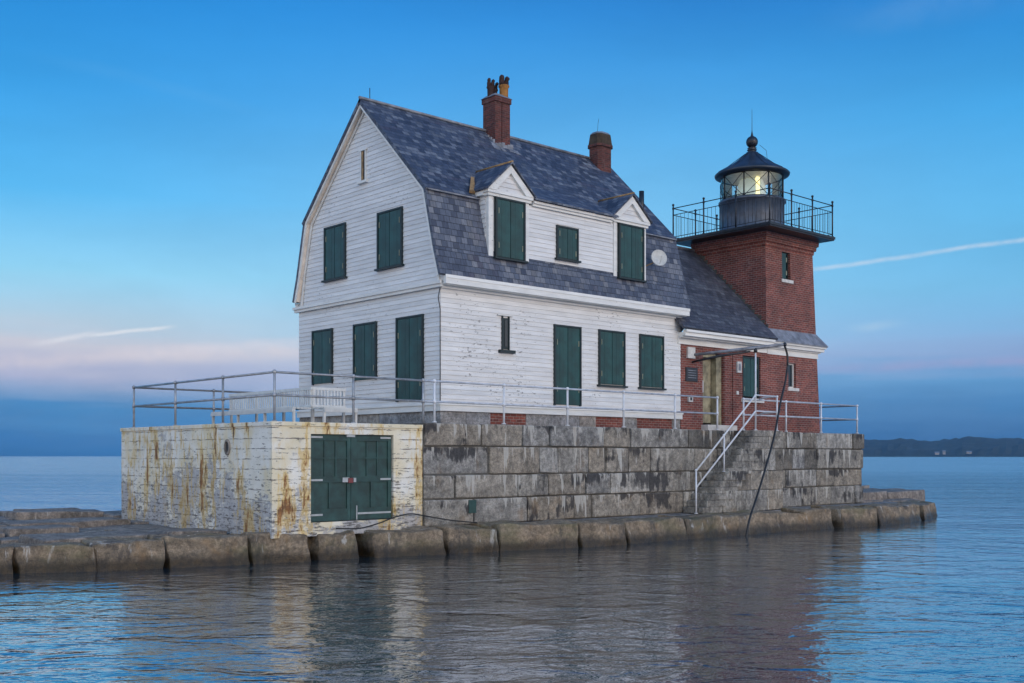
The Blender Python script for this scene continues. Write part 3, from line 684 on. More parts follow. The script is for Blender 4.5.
# slit window
mb=MB(); mb.box(7.80,8.0,HV0-.034,HV0-.001,5.38,6.25); mb.box(7.76,7.80,HV0-.06,HV0,5.36,6.30); mb.box(8.0,8.04,HV0-.06,HV0,5.36,6.30); mb.box(7.65,8.22,HV0-.11,HV0,5.27,5.355)
o=mb.build('slit_window','darkgreen',hs); mb=MB(); mb.box(7.60,8.15,HV0-.07,HV0-.002,6.305,6.335); mb.build('drip_hood','trim',o); mb=MB(); mb.box(7.87,7.97,HV0-.045,HV0-.032,5.45,6.2); mb.build('pane','glassdark',o)
# left wall
shutter(Pl,1.70,2.90,3.92,6.22,hs,2,False)
shutter(Pl,3.87,5.00,4.60,6.22,hs,2,False); shutter(Pl,6.14,7.24,4.60,6.22,hs,2,False)
shutter(Pl,2.64,3.80,7.72,9.28,hs); shutter(Pl,5.44,6.56,7.72,9.28,hs)
mb=MB(); mb.box(HU0-.05,HU0-.001,4.40,4.44,10.35,11.22); mb.box(HU0-.05,HU0-.001,4.62,4.66,10.35,11.22); mb.box(HU0-.10,HU0-.001,4.30,4.76,10.28,10.348); mb.box(HU0-.06,HU0-.001,4.34,4.72,11.222,11.27)
o=mb.build('slit_window','trim',hs); mb=MB(); mb.box(HU0-.03,HU0-.004,4.442,4.618,10.35,11.22); mb.build('pane','core',o); mb=MB(); mb.box(HU0-.045,HU0-.032,4.53,4.615,10.36,11.2); mb.build('jamb','copper',o)
# corner conduit
mb=MB(); mb.tube([(HU0-.05,HV0-.05,6.85),(HU0-.10,HV0-.03,6.6),(HU0-.035,HV0-.035,6.3),(HU0-.035,HV0-.035,3.85)],.014,5); mb.build('corner_cable','black',hs)
# ---- dormers
def gable_dormer(u0,u1,ua,zt,za,wa,wb,wz0,wz1,left_cheek=True,right_cheek=False):
    d=tag(thing('dormer',(ua,1.0,8.0),None,None)); d.parent=hs; d.location=(0,0,0); d['_base']=hs['_base']
    v=.97
    P=lambda a,o,z:Vector((a,v-o,z))
    # front face: jambs and head
    mb=MB(); zb=7.92
    mb.box(u0,wa-.05,v,v+.12,zb,zt-.12); mb.box(wb+.05,u1,v,v+.12,zb,zt-.12); mb.box(wa-.05,wb+.05,v+.04,v+.12,zb,zt-.12)
    mb.build('jamb_board','trim',d)
    # cheeks (lapped), a prism running back into the roof
    for on,x,sg in ((left_cheek,u0,-1),(right_cheek,u1,1)):
        if on:
            mb=MB(); zz=7.95
            while zz<zt-.02:
                z2=min(zz+.128,zt); vb=roof_v(min(zz,12.6))+.12
                if vb>v+.14: mb.hexa([Vector((x,v+.125,zz)),Vector((x+sg*.024,v+.125,zz)),Vector((x+sg*.024,vb,zz)),Vector((x,vb,zz))],[Vector((x,v+.125,z2)),Vector((x+sg*.004,v+.125,z2)),Vector((x+sg*.004,vb,z2)),Vector((x,vb,z2))])
                zz=z2
            mb.build('cheek','siding',d)
    mb=MB(); mb.box(u0+.03,u1-.03,v+.125,2.0,8.3,zt-.03); mb.build('dormer_core','core',d)
    # eave band, pediment
    mb=MB(); mb.box(u0-.06,u1+.06,v-.05,v+.12,zt-.118,zt-.04); mb.box(u0-.10,u1+.10,v-.09,v+.12,zt-.038,zt+.04); mb.box(u0-.10,u0-.02,v+.121,1.75,zt-.10,zt+.03); mb.build('eave_band','trim',d)
    mb=MB(); zz=zt+.06; sl=(za-zt)/(ua-u0+.16)
    while zz<za-.22:
        z2=min(zz+.135,za-.2); h0=(za-.12-zz)/sl-.02; h1=(za-.12-z2)/sl-.02
        mb.hexa([P(ua-h0,0,zz),P(ua+h0,0,zz),P(ua+h0,.022,zz),P(ua-h0,.022,zz)],[P(ua-h1,0,z2),P(ua+h1,0,z2),P(ua+h1,.004,z2),P(ua-h1,.004,z2)]); zz=z2
    mb.build('pediment','siding',d)
    mb=MB()
    for sg in (-1,1):
        e=(u0-.11) if sg<0 else (u1+.11)
        mb.hexa([P(e,-.06,zt+.045),P(ua,-.06,za-.02),P(ua,-.06,za-.24),P(e-sg*.30,-.06,zt+.045)],[P(e,.10,zt+.045),P(ua,.10,za-.02),P(ua,.10,za-.24),P(e-sg*.30,.10,zt+.045)])
    mb.build('rake_board','trim',d)
    for sg in (-1,1):
        e=(u0-.15) if sg<0 else (u1+.15); mb=MB()
        # roof plane runs back to the main slope
        vback=lambda z:kn[0]+(z-kn[1])*(VC-kn[0])/(prof[3][1]-kn[1])
        z0_,z1_=zt+.03,za+.02
        a=[Vector((e,v-.16,z0_)),Vector((ua,v-.16,z1_)),Vector((ua,vback(z1_)+.02,z1_)),Vector((e,max(vback(z0_),kn[0])+.05,z0_))]
        mb.hexa([p-Vector((0,0,.0)) for p in a],[p+Vector((0,0,.055)) for p in a]); mb.build('dormer_roof','slate_up',d)
    mb=MB(); mb.tube([(ua,v-.16,za+.075),(ua,vback(za+.06),za+.08)],.035,6); mb.build('ridge_flashing','copper',d)
    shutter(P,wa,wb,wz0,wz1,hs,2,True)
    return d,vback
d1,vb_=gable_dormer(7.28,8.80,8.03,9.70,10.54,7.50,8.60,7.93,9.56,True,False)
d2,_=gable_dormer(12.36,13.86,13.12,9.70,10.48,12.56,13.70,7.93,9.56,False,True)
# valley flashing left of the first dormer
mb=MB(); zz0,zz1=9.66,10.3
mb.hexa([Vector((6.93,vb_(9.66)-.04,9.67)),Vector((7.13,vb_(9.66)-.04,9.67)),Vector((7.62,vb_(10.25)-.02,10.27)),Vector((7.50,vb_(10.25)-.02,10.27))],[Vector((6.93,vb_(9.66)-.06,9.73)),Vector((7.13,vb_(9.66)-.06,9.73)),Vector((7.62,vb_(10.25)-.04,10.33)),Vector((7.50,vb_(10.25)-.04,10.33))]); mb.build('valley_flashing','copper',hs)
# long shed wall between the dormers
sd=tag(thing('shed_dormer',(10.6,1,8.0),None,None)); sd.parent=hs; sd.location=(0,0,0); sd['_base']=hs['_base']
Ps=lambda a,o,z:Vector((a,1.0-o,z))
mb=MB(); lap(mb,Ps,8.02,9.52,full(8.81,12.35)); mb.box(8.81,12.35,1.003,1.12,8.0,9.55); mb.build('wall','siding',sd)
mb=MB(); mb.box(8.92,12.25,.92,1.1,9.53,9.60); mb.box(8.92,12.25,.87,1.1,9.602,9.675); mb.build('eave_band','trim',sd)
mb=MB(); za_=10.45; vv=vb_(za_); a=[Vector((8.9,.80,9.68)),Vector((12.4,.80,9.68)),Vector((12.4,vv+.02,za_)),Vector((8.9,vv+.02,za_))]
mb.hexa(a,[p+Vector((0,0,.06)) for p in a]); mb.build('shed_roof','slate_up',sd)
shutter(Ps,9.90,10.78,8.20,9.12,hs)
# ---- chimneys
ch=tag(thing('chimney',(10.5,4.3,12.5),None,None)); ch.parent=hs; ch.location=(0,0,0); ch['_base']=hs['_base']
mb=MB(); mb.box(10.17,10.44,3.98,4.56,11.6,13.62); mb.box(10.47,10.80,3.98,4.56,11.6,13.62); mb.box(10.43,10.48,4.02,4.52,11.6,13.6); mb.build('shaft','brick_dark',ch)
mb=MB(); mb.chbox(10.14,10.45,3.94,4.60,13.54,13.70,.01); mb.chbox(10.455,10.83,3.94,4.60,13.54,13.70,.01); mb.build('corbel','brick_dark',ch)
mb=MB(); mb.hexa([Vector(p) for p in ((10.11,3.92,13.70),(10.86,3.92,13.70),(10.86,4.62,13.70),(10.11,4.62,13.70))],[Vector(p) for p in ((10.25,4.06,13.82),(10.72,4.06,13.82),(10.72,4.48,13.82),(10.25,4.48,13.82))]); mb.build('mortar_cap','lead',ch)
def pot(x,y,z0,h,r,mt):
    mb=MB(); mb.lathe([(r*.8,z0),(r*.85,z0+h*.5),(r*1.05,z0+h*.55),(r*1.05,z0+h*.6)],(x,y),14)
    o=mb.build('chimney_pot',mt,ch)
    for q_ in (-1,1):
        cx=x+q_*r*.55; h_=MB(); h_.tube([(cx,y,z0+h*.58),(cx,y,z0+h*.80),(cx+q_*.02,y-.03,z0+h*.94),(cx+q_*.03,y-.07,z0+h)],[r*.50,r*.52,r*.50,r*.34],10); h_.build('horn','potdark',o)
    return o
pot(10.68,4.14,13.72,.72,.17,'pot')['label']='ochre horned chimney pot'; pot(10.27,4.32,13.72,.58,.12,'potdark'); pot(10.50,4.40,13.72,.56,.12,'potdark')
mb=MB()
for k in range(6): x=10.12+k*.12; mb.box(x,x+.118,3.86+.012*(k%2),3.979,11.98,12.19+.03*(k%3))
mb.build('step_flashing','lead',ch); mb=MB()
for k in range(4): y=3.985+k*.13; mb.box(10.10+.01*(k%2),10.169,y,y+.134,12.1+(y-4.0)*.5,12.34+(y-4.0)*.7)
for k in range(9): a_=rnd.uniform(9.9,10.9); b_=rnd.uniform(3.55,3.85); z_=kn[1]+(b_-kn[0])*(12.66-kn[1])/(VC-kn[0]); mb.hexa([Vector((a_,b_,z_+.002)),Vector((a_+.16,b_,z_+.002)),Vector((a_+.16,b_+.14,z_+.14)),Vector((a_,b_+.14,z_+.14))],[Vector((a_,b_,z_+.02)),Vector((a_+.16,b_,z_+.02)),Vector((a_+.16,b_+.14,z_+.16)),Vector((a_,b_+.14,z_+.16))])
mb.build('step_flashing','lead',ch)
c2=tag(thing('chimney',(15.2,4.3,12.5),None,None)); c2.parent=hs; c2.location=(0,0,0); c2['_base']=hs['_base']
def octo(mb,x0,x1,y0,y1,z0,z1,k,ins=0):
    f=lambda i,z:[Vector(p) for p in ((x0+k+i,y0+i,z),(x1-k-i,y0+i,z),(x1-i,y0+k+i,z),(x1-i,y1-k-i,z),(x1-k-i,y1-i,z),(x0+k+i,y1-i,z),(x0+i,y1-k-i,z),(x0+i,y0+k+i,z))]
    mb.hexa(f(0,z0),f(ins,z1))
mb=MB(); octo(mb,14.94,15.62,3.98,4.56,11.4,13.14,.10); mb.build('shaft','brick_dark',c2)
mb=MB(); octo(mb,14.89,15.67,3.93,4.61,13.06,13.145,.12); mb.build('corbel','brick_dark',c2)
mb=MB(); octo(mb,14.90,15.66,3.94,4.60,13.148,13.50,.13,.04); mb.build('mortar_cap','mortarcap',c2)
mb=MB(); octo(mb,14.94,15.62,3.98,4.56,13.503,13.58,.13,.06); mb.build('cap_stone','lead',c2)
mb=MB(); mb.tube([(15.05,4.2,13.5),(15.10,4.2,13.9),(15.14,4.2,14.05)],.008,4); mb.build('lightning_rod','black',c2)
mb=MB(); mb.tube([(5.75,VC,12.68),(5.75,VC,13.05)],.012,5); mb.build('lightning_rod','black',hs)
mb=MB(); mb.tube([(15.30,2.4,10.3),(15.30,2.4,11.25)],.085,12); mb.build('vent_pipe','black',hs)
# ------------------------------------------------------------------ satellite dish on the dormer jamb
dish=thing('satellite_dish',(14.45,.95,8.5),'small round off-white satellite dish fixed beside the right dormer','dish')
mb=MB(); C0=Vector((14.24,.78,8.66)); ax=Vector((-.42,-.88,.18)).normalized(); a1=ax.cross(UP).normalized(); a2=a1.cross(ax); rings=[]
for i in range(6):
    r=.27*i/5; rings.append([mb.bm.verts.new(C0+ax*(.22*(r/.27)**2*.27)+a1*r*math.cos(k*math.pi/12)+a2*r*math.sin(k*math.pi/12)) for k in range(24)] if i else [mb.bm.verts.new(C0)])
for k in range(24): mb.bm.faces.new([rings[0][0],rings[1][k],rings[1][(k+1)%24]])
for A,B in zip(rings[1:],rings[2:]):
    for k in range(24): mb.bm.faces.new([A[k],B[k],B[(k+1)%24],A[(k+1)%24]])
o=mb.build('reflector','dish',dish)
mod=o.modifiers.new('thick','SOLIDIFY'); mod.thickness=.015
mb=MB(); mb.tube([C0-a2*.25,C0+ax*.26-a2*.04],.007,5); mb.tube([C0+ax*.26-a2*.04,C0+ax*.22-a2*.02],.02,8); mb.build('feed_arm','dish',dish)
mb=MB(); mb.tube([C0-ax*.01,C0-ax*.12-a2*.05,Vector((14.0,.94,8.46)),Vector((13.86,.96,8.40))],.02,6); mb.build('mount_arm','copper',dish)
# ------------------------------------------------------------------ brick wing between the house and the tower
wg=thing('brick_wing',(18,4.2,3.25),'single-storey red brick wing with slate roof between house and tower','building')
WV0,WV1,WRV,WRZ=1.0,7.6,4.30,10.16
TB=(20.5,23.9,1.0,4.4); TT=(20.60,23.64,1.17,4.22); TZ0,TZ1=3.25,10.05
mb=MB()
# front wall pieces round the door recess and the window
mb.box(15.62,16.78,1.0,1.3,3.25,6.10); mb.box(16.78,17.92,1.0,1.3,5.86,6.10)
mb.box(17.92,19.0,1.0,1.3,3.25,6.10); mb.box(19.0,20.06,1.0,1.3,5.90,6.10); mb.box(19.0,20.06,1.0,1.3,3.25,4.42); mb.box(20.06,20.48,1.0,1.3,3.25,6.10)
mb.box(16.60,16.78,1.301,1.75,3.25,5.9); mb.box(17.92,18.1,1.301,1.75,3.25,5.9)
mb.build('wall','brick',wg)
mb=MB(); mb.box(15.62,20.48,WV1-.3,WV1,3.25,6.6); mb.build('wall','brick',wg)
mb=MB(); mb.box(15.7,20.45,1.8,7.2,3.2,6.5); mb.build('interior','core',wg)
mb=MB(); mb.box(17.93,18.15,.965,.999,3.25,5.90); mb.box(18.40,18.57,.965,.999,3.25,6.0); mb.build('brick_quoin','brick',wg)
mb=MB(); mb.box(16.80,17.60,1.30,1.36,3.52,5.72); o_=mb.build('door','door',wg); o_['label']='weathered ochre and grey panelled door'
mb=MB(); mb.box(16.92,17.16,1.27,1.295,4.55,4.95); mb.box(16.93,17.12,1.27,1.295,5.0,5.35); mb.build('paper_notice','paper',o_)
mb=MB(); mb.box(17.03,17.10,1.265,1.298,4.2,4.34); mb.build('door_plate','hinge',o_)
mb=MB(); mb.box(16.785,16.86,1.10,1.299,3.45,5.78); mb.box(17.62,17.90,1.08,1.299,3.45,5.78); mb.box(16.86,17.62,1.10,1.299,5.725,5.85); mb.build('door_frame','door',wg)
mb=MB(); mb.chbox(16.70,18.32,.72,1.3,3.25,3.44,.01); mb.build('door_step','stone_trim',wg)
Pw=lambda a,o,z:Vector((a,1.10-o,z))
shutter(Pw,19.06,20.0,4.48,5.86,wg,2,False)
mb=MB(); mb.chbox(18.92,20.16,.90,1.28,4.27,4.415,.01); mb.build('window_sill','stone_trim',wg)
mb=MB(); mb.chbox(15.86,16.46,.955,.999,4.86,5.32,.006); pq=mb.build('wall_plaque','plaque',wg)
for z in (5.22,5.14,5.06,4.98): 
    mb=MB(); mb.box(15.94,16.38,.950,.954,z-.010,z+.010); mb.build('raised_line','lead',pq)
mb=MB(); mb.box(15.92,16.30,.93,.998,5.62,5.98); mb.build('junction_box','stone_trim',wg)
mb=MB(); mb.box(18.62,18.86,.93,.998,5.28,5.66); o_=mb.build('vent_box','stone_trim',wg); mb=MB(); mb.box(18.68,18.80,.92,.929,5.35,5.59); mb.build('grille','lead',o_)
mb=MB(); mb.box(15.98,16.18,.93,.998,4.18,4.38); o_=mb.build('outlet_box','stone_trim',wg); mb=MB(); mb.box(16.03,16.12,.92,.929,4.23,4.33); mb.build('socket','plaque',o_)
mb=MB(); mb.box(18.60,18.72,.95,.998,4.52,4.64); mb.build('small_switch','stone_trim',wg)
def eaves(mb,u0,u1,ret_r=None):
    mb.box(u0,u1,.955,.999,6.06,6.25); mb.box(u0,u1,.80,.999,6.252,6.30); mb.box(u0,u1,.66,.998,6.302,6.42); mb.box(u0,u1,.60,.75,6.422,6.50)
mb=MB(); eaves(mb,15.45,20.40); mb.build('cornice','trim',wg)
mb=MB(); mb.box(15.45,20.48,7.602,8.0,6.25,6.45); mb.build('cornice','trim',wg)
mb=MB(); slab_roof(mb,(.58,6.56),(WRV,WRZ),15.30,20.54,.08)
ro=mb.build('roof_slope','slate_wing',wg)
mb=MB(); slab_roof(mb,(8.02,6.56),(WRV,WRZ),15.30,23.0,.08); mb.build('roof_slope','slate_wing',wg)
mb=MB(); mb.tube([(15.5,WRV,WRZ+.02),(20.7,WRV,WRZ+.02)],.06,6); mb.build('ridge_cap','lead',wg)
# ------------------------------------------------------------------ lighthouse tower
CX,CY=22.02,2.75
tw=thing('lighthouse_tower',(22.2,2.7,3.25),'square red brick lighthouse tower with black railed gallery and lit lantern','lighthouse')
def tq(z,o=0.0):
    t=(z-TZ0)/(TZ1-TZ0); L=lambda a,b:a+(b-a)*t
    return (L(TB[0],TT[0])-o,L(TB[1],TT[1])+o,L(TB[2],TT[2])-o,L(TB[3],TT[3])+o)
def tring(z,o=0.0,x0=None):
    a,b,c,d=tq(z,o); return [Vector((a,c,z)),Vector((b,c,z)),Vector((b,d,z)),Vector((a,d,z))]
# front wall with two real openings: small ground window, upper window
def tower_body():
    mb=MB(); 
    def fr(x,z,dep=0): a,b,c,d=tq(z); return Vector((x,c+dep,z))
    wins=[(21.86,22.36,4.90,5.80),(21.62,22.14,8.86,9.86)]
    zs=[3.25,4.90,5.80,8.86,9.86,TZ1]
    for z0,z1 in zip(zs,zs[1:]):
        w_=[q for q in wins if abs(q[2]-z0)<1e-6]
        segs=[(None,None)] if not w_ else [(None,w_[0][0]),(w_[0][1],None)]
        for a,b in segs:
            pa0=a if a is not None else tq(z0)[0]; pa1=a if a is not None else tq(z1)[0]; pb0=b if b is not None else tq(z0)[1]; pb1=b if b is not None else tq(z1)[1]
            mb.poly([fr(pa0,z0),fr(pb0,z0),fr(pb1,z1),fr(pa1,z1)])
        if w_:
            x0,x1,_,_=w_[0]; D_=.22
            mb.poly([fr(x0,z0),fr(x0,z0,D_),fr(x0,z1,D_),fr(x0,z1)]); mb.poly([fr(x1,z0),fr(x1,z0,D_),fr(x1,z1,D_),fr(x1,z1)])
            mb.poly([fr(x0,z0),fr(x1,z0),fr(x1,z0,D_),fr(x0,z0,D_)]); mb.poly([fr(x0,z1),fr(x1,z1),fr(x1,z1,D_),fr(x0,z1,D_)])
    A,B=tring(TZ0),tring(TZ1)
    for i,j in ((1,2),(2,3),(3,0)): mb.poly([A[i],A[j],B[j],B[i]])
    # corbelled top courses
    for k,(z0,z1) in enumerate(((9.96,10.10),(10.102,10.26),(10.262,10.437))):
        mb.hexa(tring(z0,.03+.07*k),tring(z1,.05+.07*k))
    return mb
tower_body().build('brick_shaft','brick',tw)
mb=MB(); mb.hexa([p for p in (Vector((20.95,1.5,3.2)),Vector((23.3,1.5,3.2)),Vector((23.3,3.9,3.2)),Vector((20.95,3.9,3.2)))],[Vector((20.95,1.5,10)),Vector((23.3,1.5,10)),Vector((23.3,3.9,10)),Vector((20.95,3.9,10))]); mb.build('interior','core',tw)
def twin(x0,x1,z0,z1,half):
    v=tq((z0+z1)/2)[2]
    mb=MB(); mb.box(x0,x0+.05,v+.10,v+.17,z0,z1); mb.box(x1-.05,x1,v+.10,v+.17,z0,z1); mb.box(x0+.05,x1-.05,v+.10,v+.17,z1-.05,z1); mb.box(x0+.05,x1-.05,v+.10,v+.17,z0,z0+.05)
    o=mb.build('window','darkgreen' if not half else 'trim',tw)
    mb=MB(); mb.box(x0+.05,x1-.05,v+.14,v+.15,z0+.05,z1-.05); mb.build('pane','glassdark',o)
    if not half:
        mb=MB(); mb.box(x0+.03,(x0+x1)/2+.06,v+.05,v+.09,z0+.04,z1-.04); mb.build('shutter','green',o)
        for za_,zb_ in ((z0+.18,z0+.34),(z1-.34,z1-.18)):
            mb=MB(); mb.box(x1-.17,x1-.12,v+.06,v+.095,za_,zb_); mb.build('hinge','hinge',o)
    else:
        mb=MB(); mb.box((x0+x1)/2-.13,(x0+x1)/2-.02,v+.08,v+.12,z0+.04,z1-.04); mb.build('bright_pane','glassdark',o)
    mb=MB(); mb.chbox(x0-.05,x1+.15,v-.05,v+.2,z0-.12,z0-.002,.008); mb.build('window_sill','stone_trim',tw)
twin(21.86,22.36,4.90,5.80,True); twin(21.62,22.14,8.86,9.86,False)
# skirt roof and cornice round the tower base (front and right side)
mb=MB()
a,b,c,d=tq(6.2)
for z0,z1,o in ((6.05,6.25,.035),(6.252,6.30,.10),(6.302,6.42,.20),(6.422,6.50,.26)):
    mb.box(a-(0 if o<.1 else 0),b+o,c-o,c+.02,z0,z1); mb.box(b-.02,b+o,c+.021,d+o,z0,z1)
mb.build('cornice','trim',tw)
mb=MB(); q0=lambda o,z:(tq(z,o))
A=tq(6.55,.31); B=tq(6.95,.005)
th=Vector((0,0,-.045))
P4=[Vector((A[0]+.31,A[2],6.53)),Vector((A[1],A[2],6.53)),Vector((B[1],B[2],6.98)),Vector((B[0]-.02,B[2],6.98))]; mb.hexa([p+th for p in P4],P4)
P4=[Vector((A[1],A[2],6.53)),Vector((A[1],A[3],6.53)),Vector((B[1],B[3],6.98)),Vector((B[1],B[2],6.98))]; mb.hexa([p+th for p in P4],P4)
mb.build('skirt_roof','lead',tw)
# stepped flashing where the wing roof meets the tower
mb=MB(); 
for k in range(22):
    t=k/22; v=1.02+t*(4.15-1.02); z=6.56+(v-.58)*(WRZ-6.56)/(WRV-.58)+.05; x=tq(z)[0]
    mb.box(x-.03-.012*(k%2),x+.03,v,v+.15,z-.04+.02*(k%3),z+.07+.04*((k*7)%3))
mb.build('step_flashing','mortar',tw)
# gallery deck
g0,g1,h0,h1=19.80,23.93,.42,4.83; GZ=10.42
gal=tag(thing('gallery',(CX,CY,GZ),None,None)); gal.parent=tw; gal.location=(0,0,0); gal['_base']=tw['_base']
mb=MB(); mb.box(g0,g1,h0,h1,10.442,10.49); mb.box(g0-.03,g1+.03,h0-.03,h1+.03,10.492,10.58)

mb.build('deck_plate','black',gal)
RB=10.58
def gal_side(p,q,first=True):
    p,q=Vector(p),Vector(q)
    mb=MB()
    for zz,r in ((RB+1.18,.018),(RB+.93,.014),(RB+.10,.014)): mb.tube([p+UP*zz,q+UP*zz],r,6)
    N_=24
    for k in range(1,N_):
        if k%8==0: continue
        a=p.lerp(q,k/N_); mb.tube([a+UP*(RB+.10),a+UP*(RB+.93)],.0085,4)
    mb.build('rail_panel','black',gal)
    for k in range(0,3):
        a=p.lerp(q,k/3); mb=MB(); mb.tube([a+UP*RB,a+UP*(RB+1.27)],.028,8); mb.ball((a.x,a.y,RB+1.31),.048,8); mb.tube([a+UP*RB,a+UP*(RB+.03)],.055,8); mb.tube([a+UP*(RB+1.14),a+UP*(RB+1.21)],.04,8); mb.build('rail_post','black',gal)
e=.05
cs=[(g0+e,h0+e,0),(g1-e,h0+e,0),(g1-e,h1-e,0),(g0+e,h1-e,0)]
for i in range(4): gal_side(cs[i],cs[(i+1)%4])
# small equipment box on the gallery
mb=MB(); mb.chbox(23.2,23.75,4.25,4.55,10.583,10.97,.02); mb.chbox(23.25,23.5,3.95,4.2,10.583,10.76,.02); mb.build('equipment_box','woodgrey',gal)
# lantern room
ln=tag(thing('lantern_room',(CX,CY,GZ),None,None)); ln.parent=tw; ln.location=(0,0,0); ln['_base']=tw['_base']
mb=MB(); mb.lathe([(0.01,10.581),(1.24,10.581),(1.24,10.62),(1.19,10.65),(1.19,11.88),(1.25,11.90),(1.25,11.98),(1.10,11.99),(.01,11.99)],(CX,CY),40)
for k in range(20):
    a=2*math.pi*k/20+.1; mb.tube([(CX+1.195*math.cos(a),CY+1.195*math.sin(a),10.66),(CX+1.195*math.cos(a),CY+1.195*math.sin(a),11.87)],.012,4)
mb.build('drum','drum',ln)
NG=8; gr_=1.17; gz_0,gz_1=11.99,12.90; off=R(21)
mb=MB()
cp=[Vector((CX+gr_*math.cos(off+2*math.pi*k/NG),CY+gr_*math.sin(off+2*math.pi*k/NG),0)) for k in range(NG)]
SUB=5
mb.lathe([(gr_-.01,gz_0),(gr_-.01,gz_1)],(CX,CY),40); mb.build('glazing','glass',ln)
mb=MB()
for k in range(NG):
    mb.tube([cp[k]+UP*gz_0,cp[k]+UP*gz_1],.028,6)
for zz in (gz_0+.01,gz_1-.01): mb.tube([(CX+gr_*math.cos(t*math.pi/20),CY+gr_*math.sin(t*math.pi/20),zz) for t in range(41)],.022,5)
mb.build('mullion','black',ln)
mb=MB()
for k in range(2,7):
    if k in (6,): continue
    A0=off+2*math.pi*k/NG; A1=off+2*math.pi*(k+1)/NG
    for s in (0,1):
        pts=[]
        for i in range(7):
            t=i/6; a=A0+(A1-A0)*t; z=gz_0+(gz_1-gz_0)*(t if s==0 else 1-t); pts.append((CX+(gr_+.01)*math.cos(a),CY+(gr_+.01)*math.sin(a),z))
        mb.tube(pts,.012,4)
DIAG=mb
DIAG.build('cross_brace','black',ln)
mb=MB(); mb.lathe([(1.12,12.89),(1.30,12.91),(1.38,12.95),(1.40,13.01),(1.36,13.05),(1.0,13.25),(.55,13.55),(.26,13.80),(.22,13.86),(.001,13.87)],(CX,CY),48)
for k in range(12):
    a=2*math.pi*k/12; mb.tube([(CX+1.35*math.cos(a),CY+1.35*math.sin(a),13.06),(CX+.98*math.cos(a),CY+.98*math.sin(a),13.27),(CX+.27*math.cos(a),CY+.27*math.sin(a),13.80)],.012,4)
mb.build('roof','roofmetal',ln)
mb=MB(); mb.lathe([(1.10,12.885),(.001,12.89)],(CX,CY),40); mb.build('ceiling','ceil',ln)
mb=MB(); mb.lathe([(.27,13.80),(.20,13.84),(.13,13.90),(.17,13.93),(.19,13.96),(.12,13.99),(.18,14.03),(.10,14.06)],(CX,CY),20); mb.ball((CX,CY,14.26),.225,20); mb.lathe([(.06,14.46),(.025,14.62),(.012,14.70),(.006,15.5)],(CX,CY),8); mb.build('finial','black',ln)
mb=MB(); mb.tube([(CX+.2,CY-.2,14.15),(CX+.42,CY-.35,13.95),(CX+.45,CY-.37,13.62)],.008,4); mb.build('wire','black',ln)
mb=MB(); prof_l=[]
for i in range(17):
    t=i/16; rr=.42+.12*math.sin(math.pi*t); prof_l.append((rr+(.022 if i%2 else 0),12.0+t*.84))
mb.lathe(prof_l,(CX+.1,CY+.1),28); mb.build('fresnel_lens','lens',ln)
mb=MB()
for i in range(9):
    z0=12.01+i*.095; P=lambda a,z,o=0:Vector((CX+.1+(.575+o)*math.cos(R(a)),CY+.1+(.575+o)*math.sin(R(a)),z))
    mb.hexa([P(234,z0,-.1),P(234,z0),P(248,z0),P(248,z0,-.1)],[P(234,z0+.08,-.1),P(234,z0+.08,.01),P(248,z0+.08,.01),P(248,z0+.08,-.1)])
mb.build('lamp','lamp',ln)
# ------------------------------------------------------------------ pipe railings
def railing(base,label,group,paths,posts,mt='pipe',zt=4.30,zb=3.18,zm=3.78,r=.030,ball=True):
    t=thing('pipe_railing',base,label,'railing',group)
    for pl in paths:
        for zz,nm in ((zt,'top_rail'),(zm,'middle_rail')):
            mb=MB(); mb.tube([(x,y,zz) for x,y in pl],r*.93,8); mb.build(nm,'pipe' if mt=='pipe' else 'greypipe',t)
    for (x,y) in posts:
        mb=MB(); mb.tube([(x,y,zb),(x,y,zt)],r,8); mb.tube([(x,y,zb),(x,y,zb+.03)],r*2,8)
        if ball: mb.ball((x,y,zt+.005),r*1.75,8); mb.tube([(x,y,zm-.05),(x,y,zm+.05)],r*1.45,8)
        mb.build('post',mt,t)
    return t
railing((.15,.15,3.18),'grey pipe railing round the white concrete boathouse roof','pipe railings',
  [[(5.2,7.77),(.15,7.77),(.15,.15),(4.40,.15)]],[(.15,7.77),(2.55,7.77),(4.9,7.77),(.15,5.18),(.15,2.59),(.15,.15),(2.28,.15),(4.38,.15)],'pipe')
railing((4.74,.15,3.25),'long white topped pipe railing along the granite wall before the house front','pipe railings',
  [[(4.40,.15),(16.45,.15)]],[(4.74,.15),(7.11,.15),(9.53,.15),(11.9,.15),(14.29,.15),(16.45,.15)],'whitepipe',zb=3.25)
railing((17.88,.15,3.25),'white pipe railing round the platform corner below the tower','pipe railings',
  [[(17.88,.15),(25.08,.15),(25.08,8.0),(20.0,8.0)]],[(17.88,.15),(20.37,.15),(22.60,.15),(25.08,.15),(25.08,2.8),(25.08,5.4),(25.08,8.0),(22.5,8.0)],'whitepipe',zb=3.25)
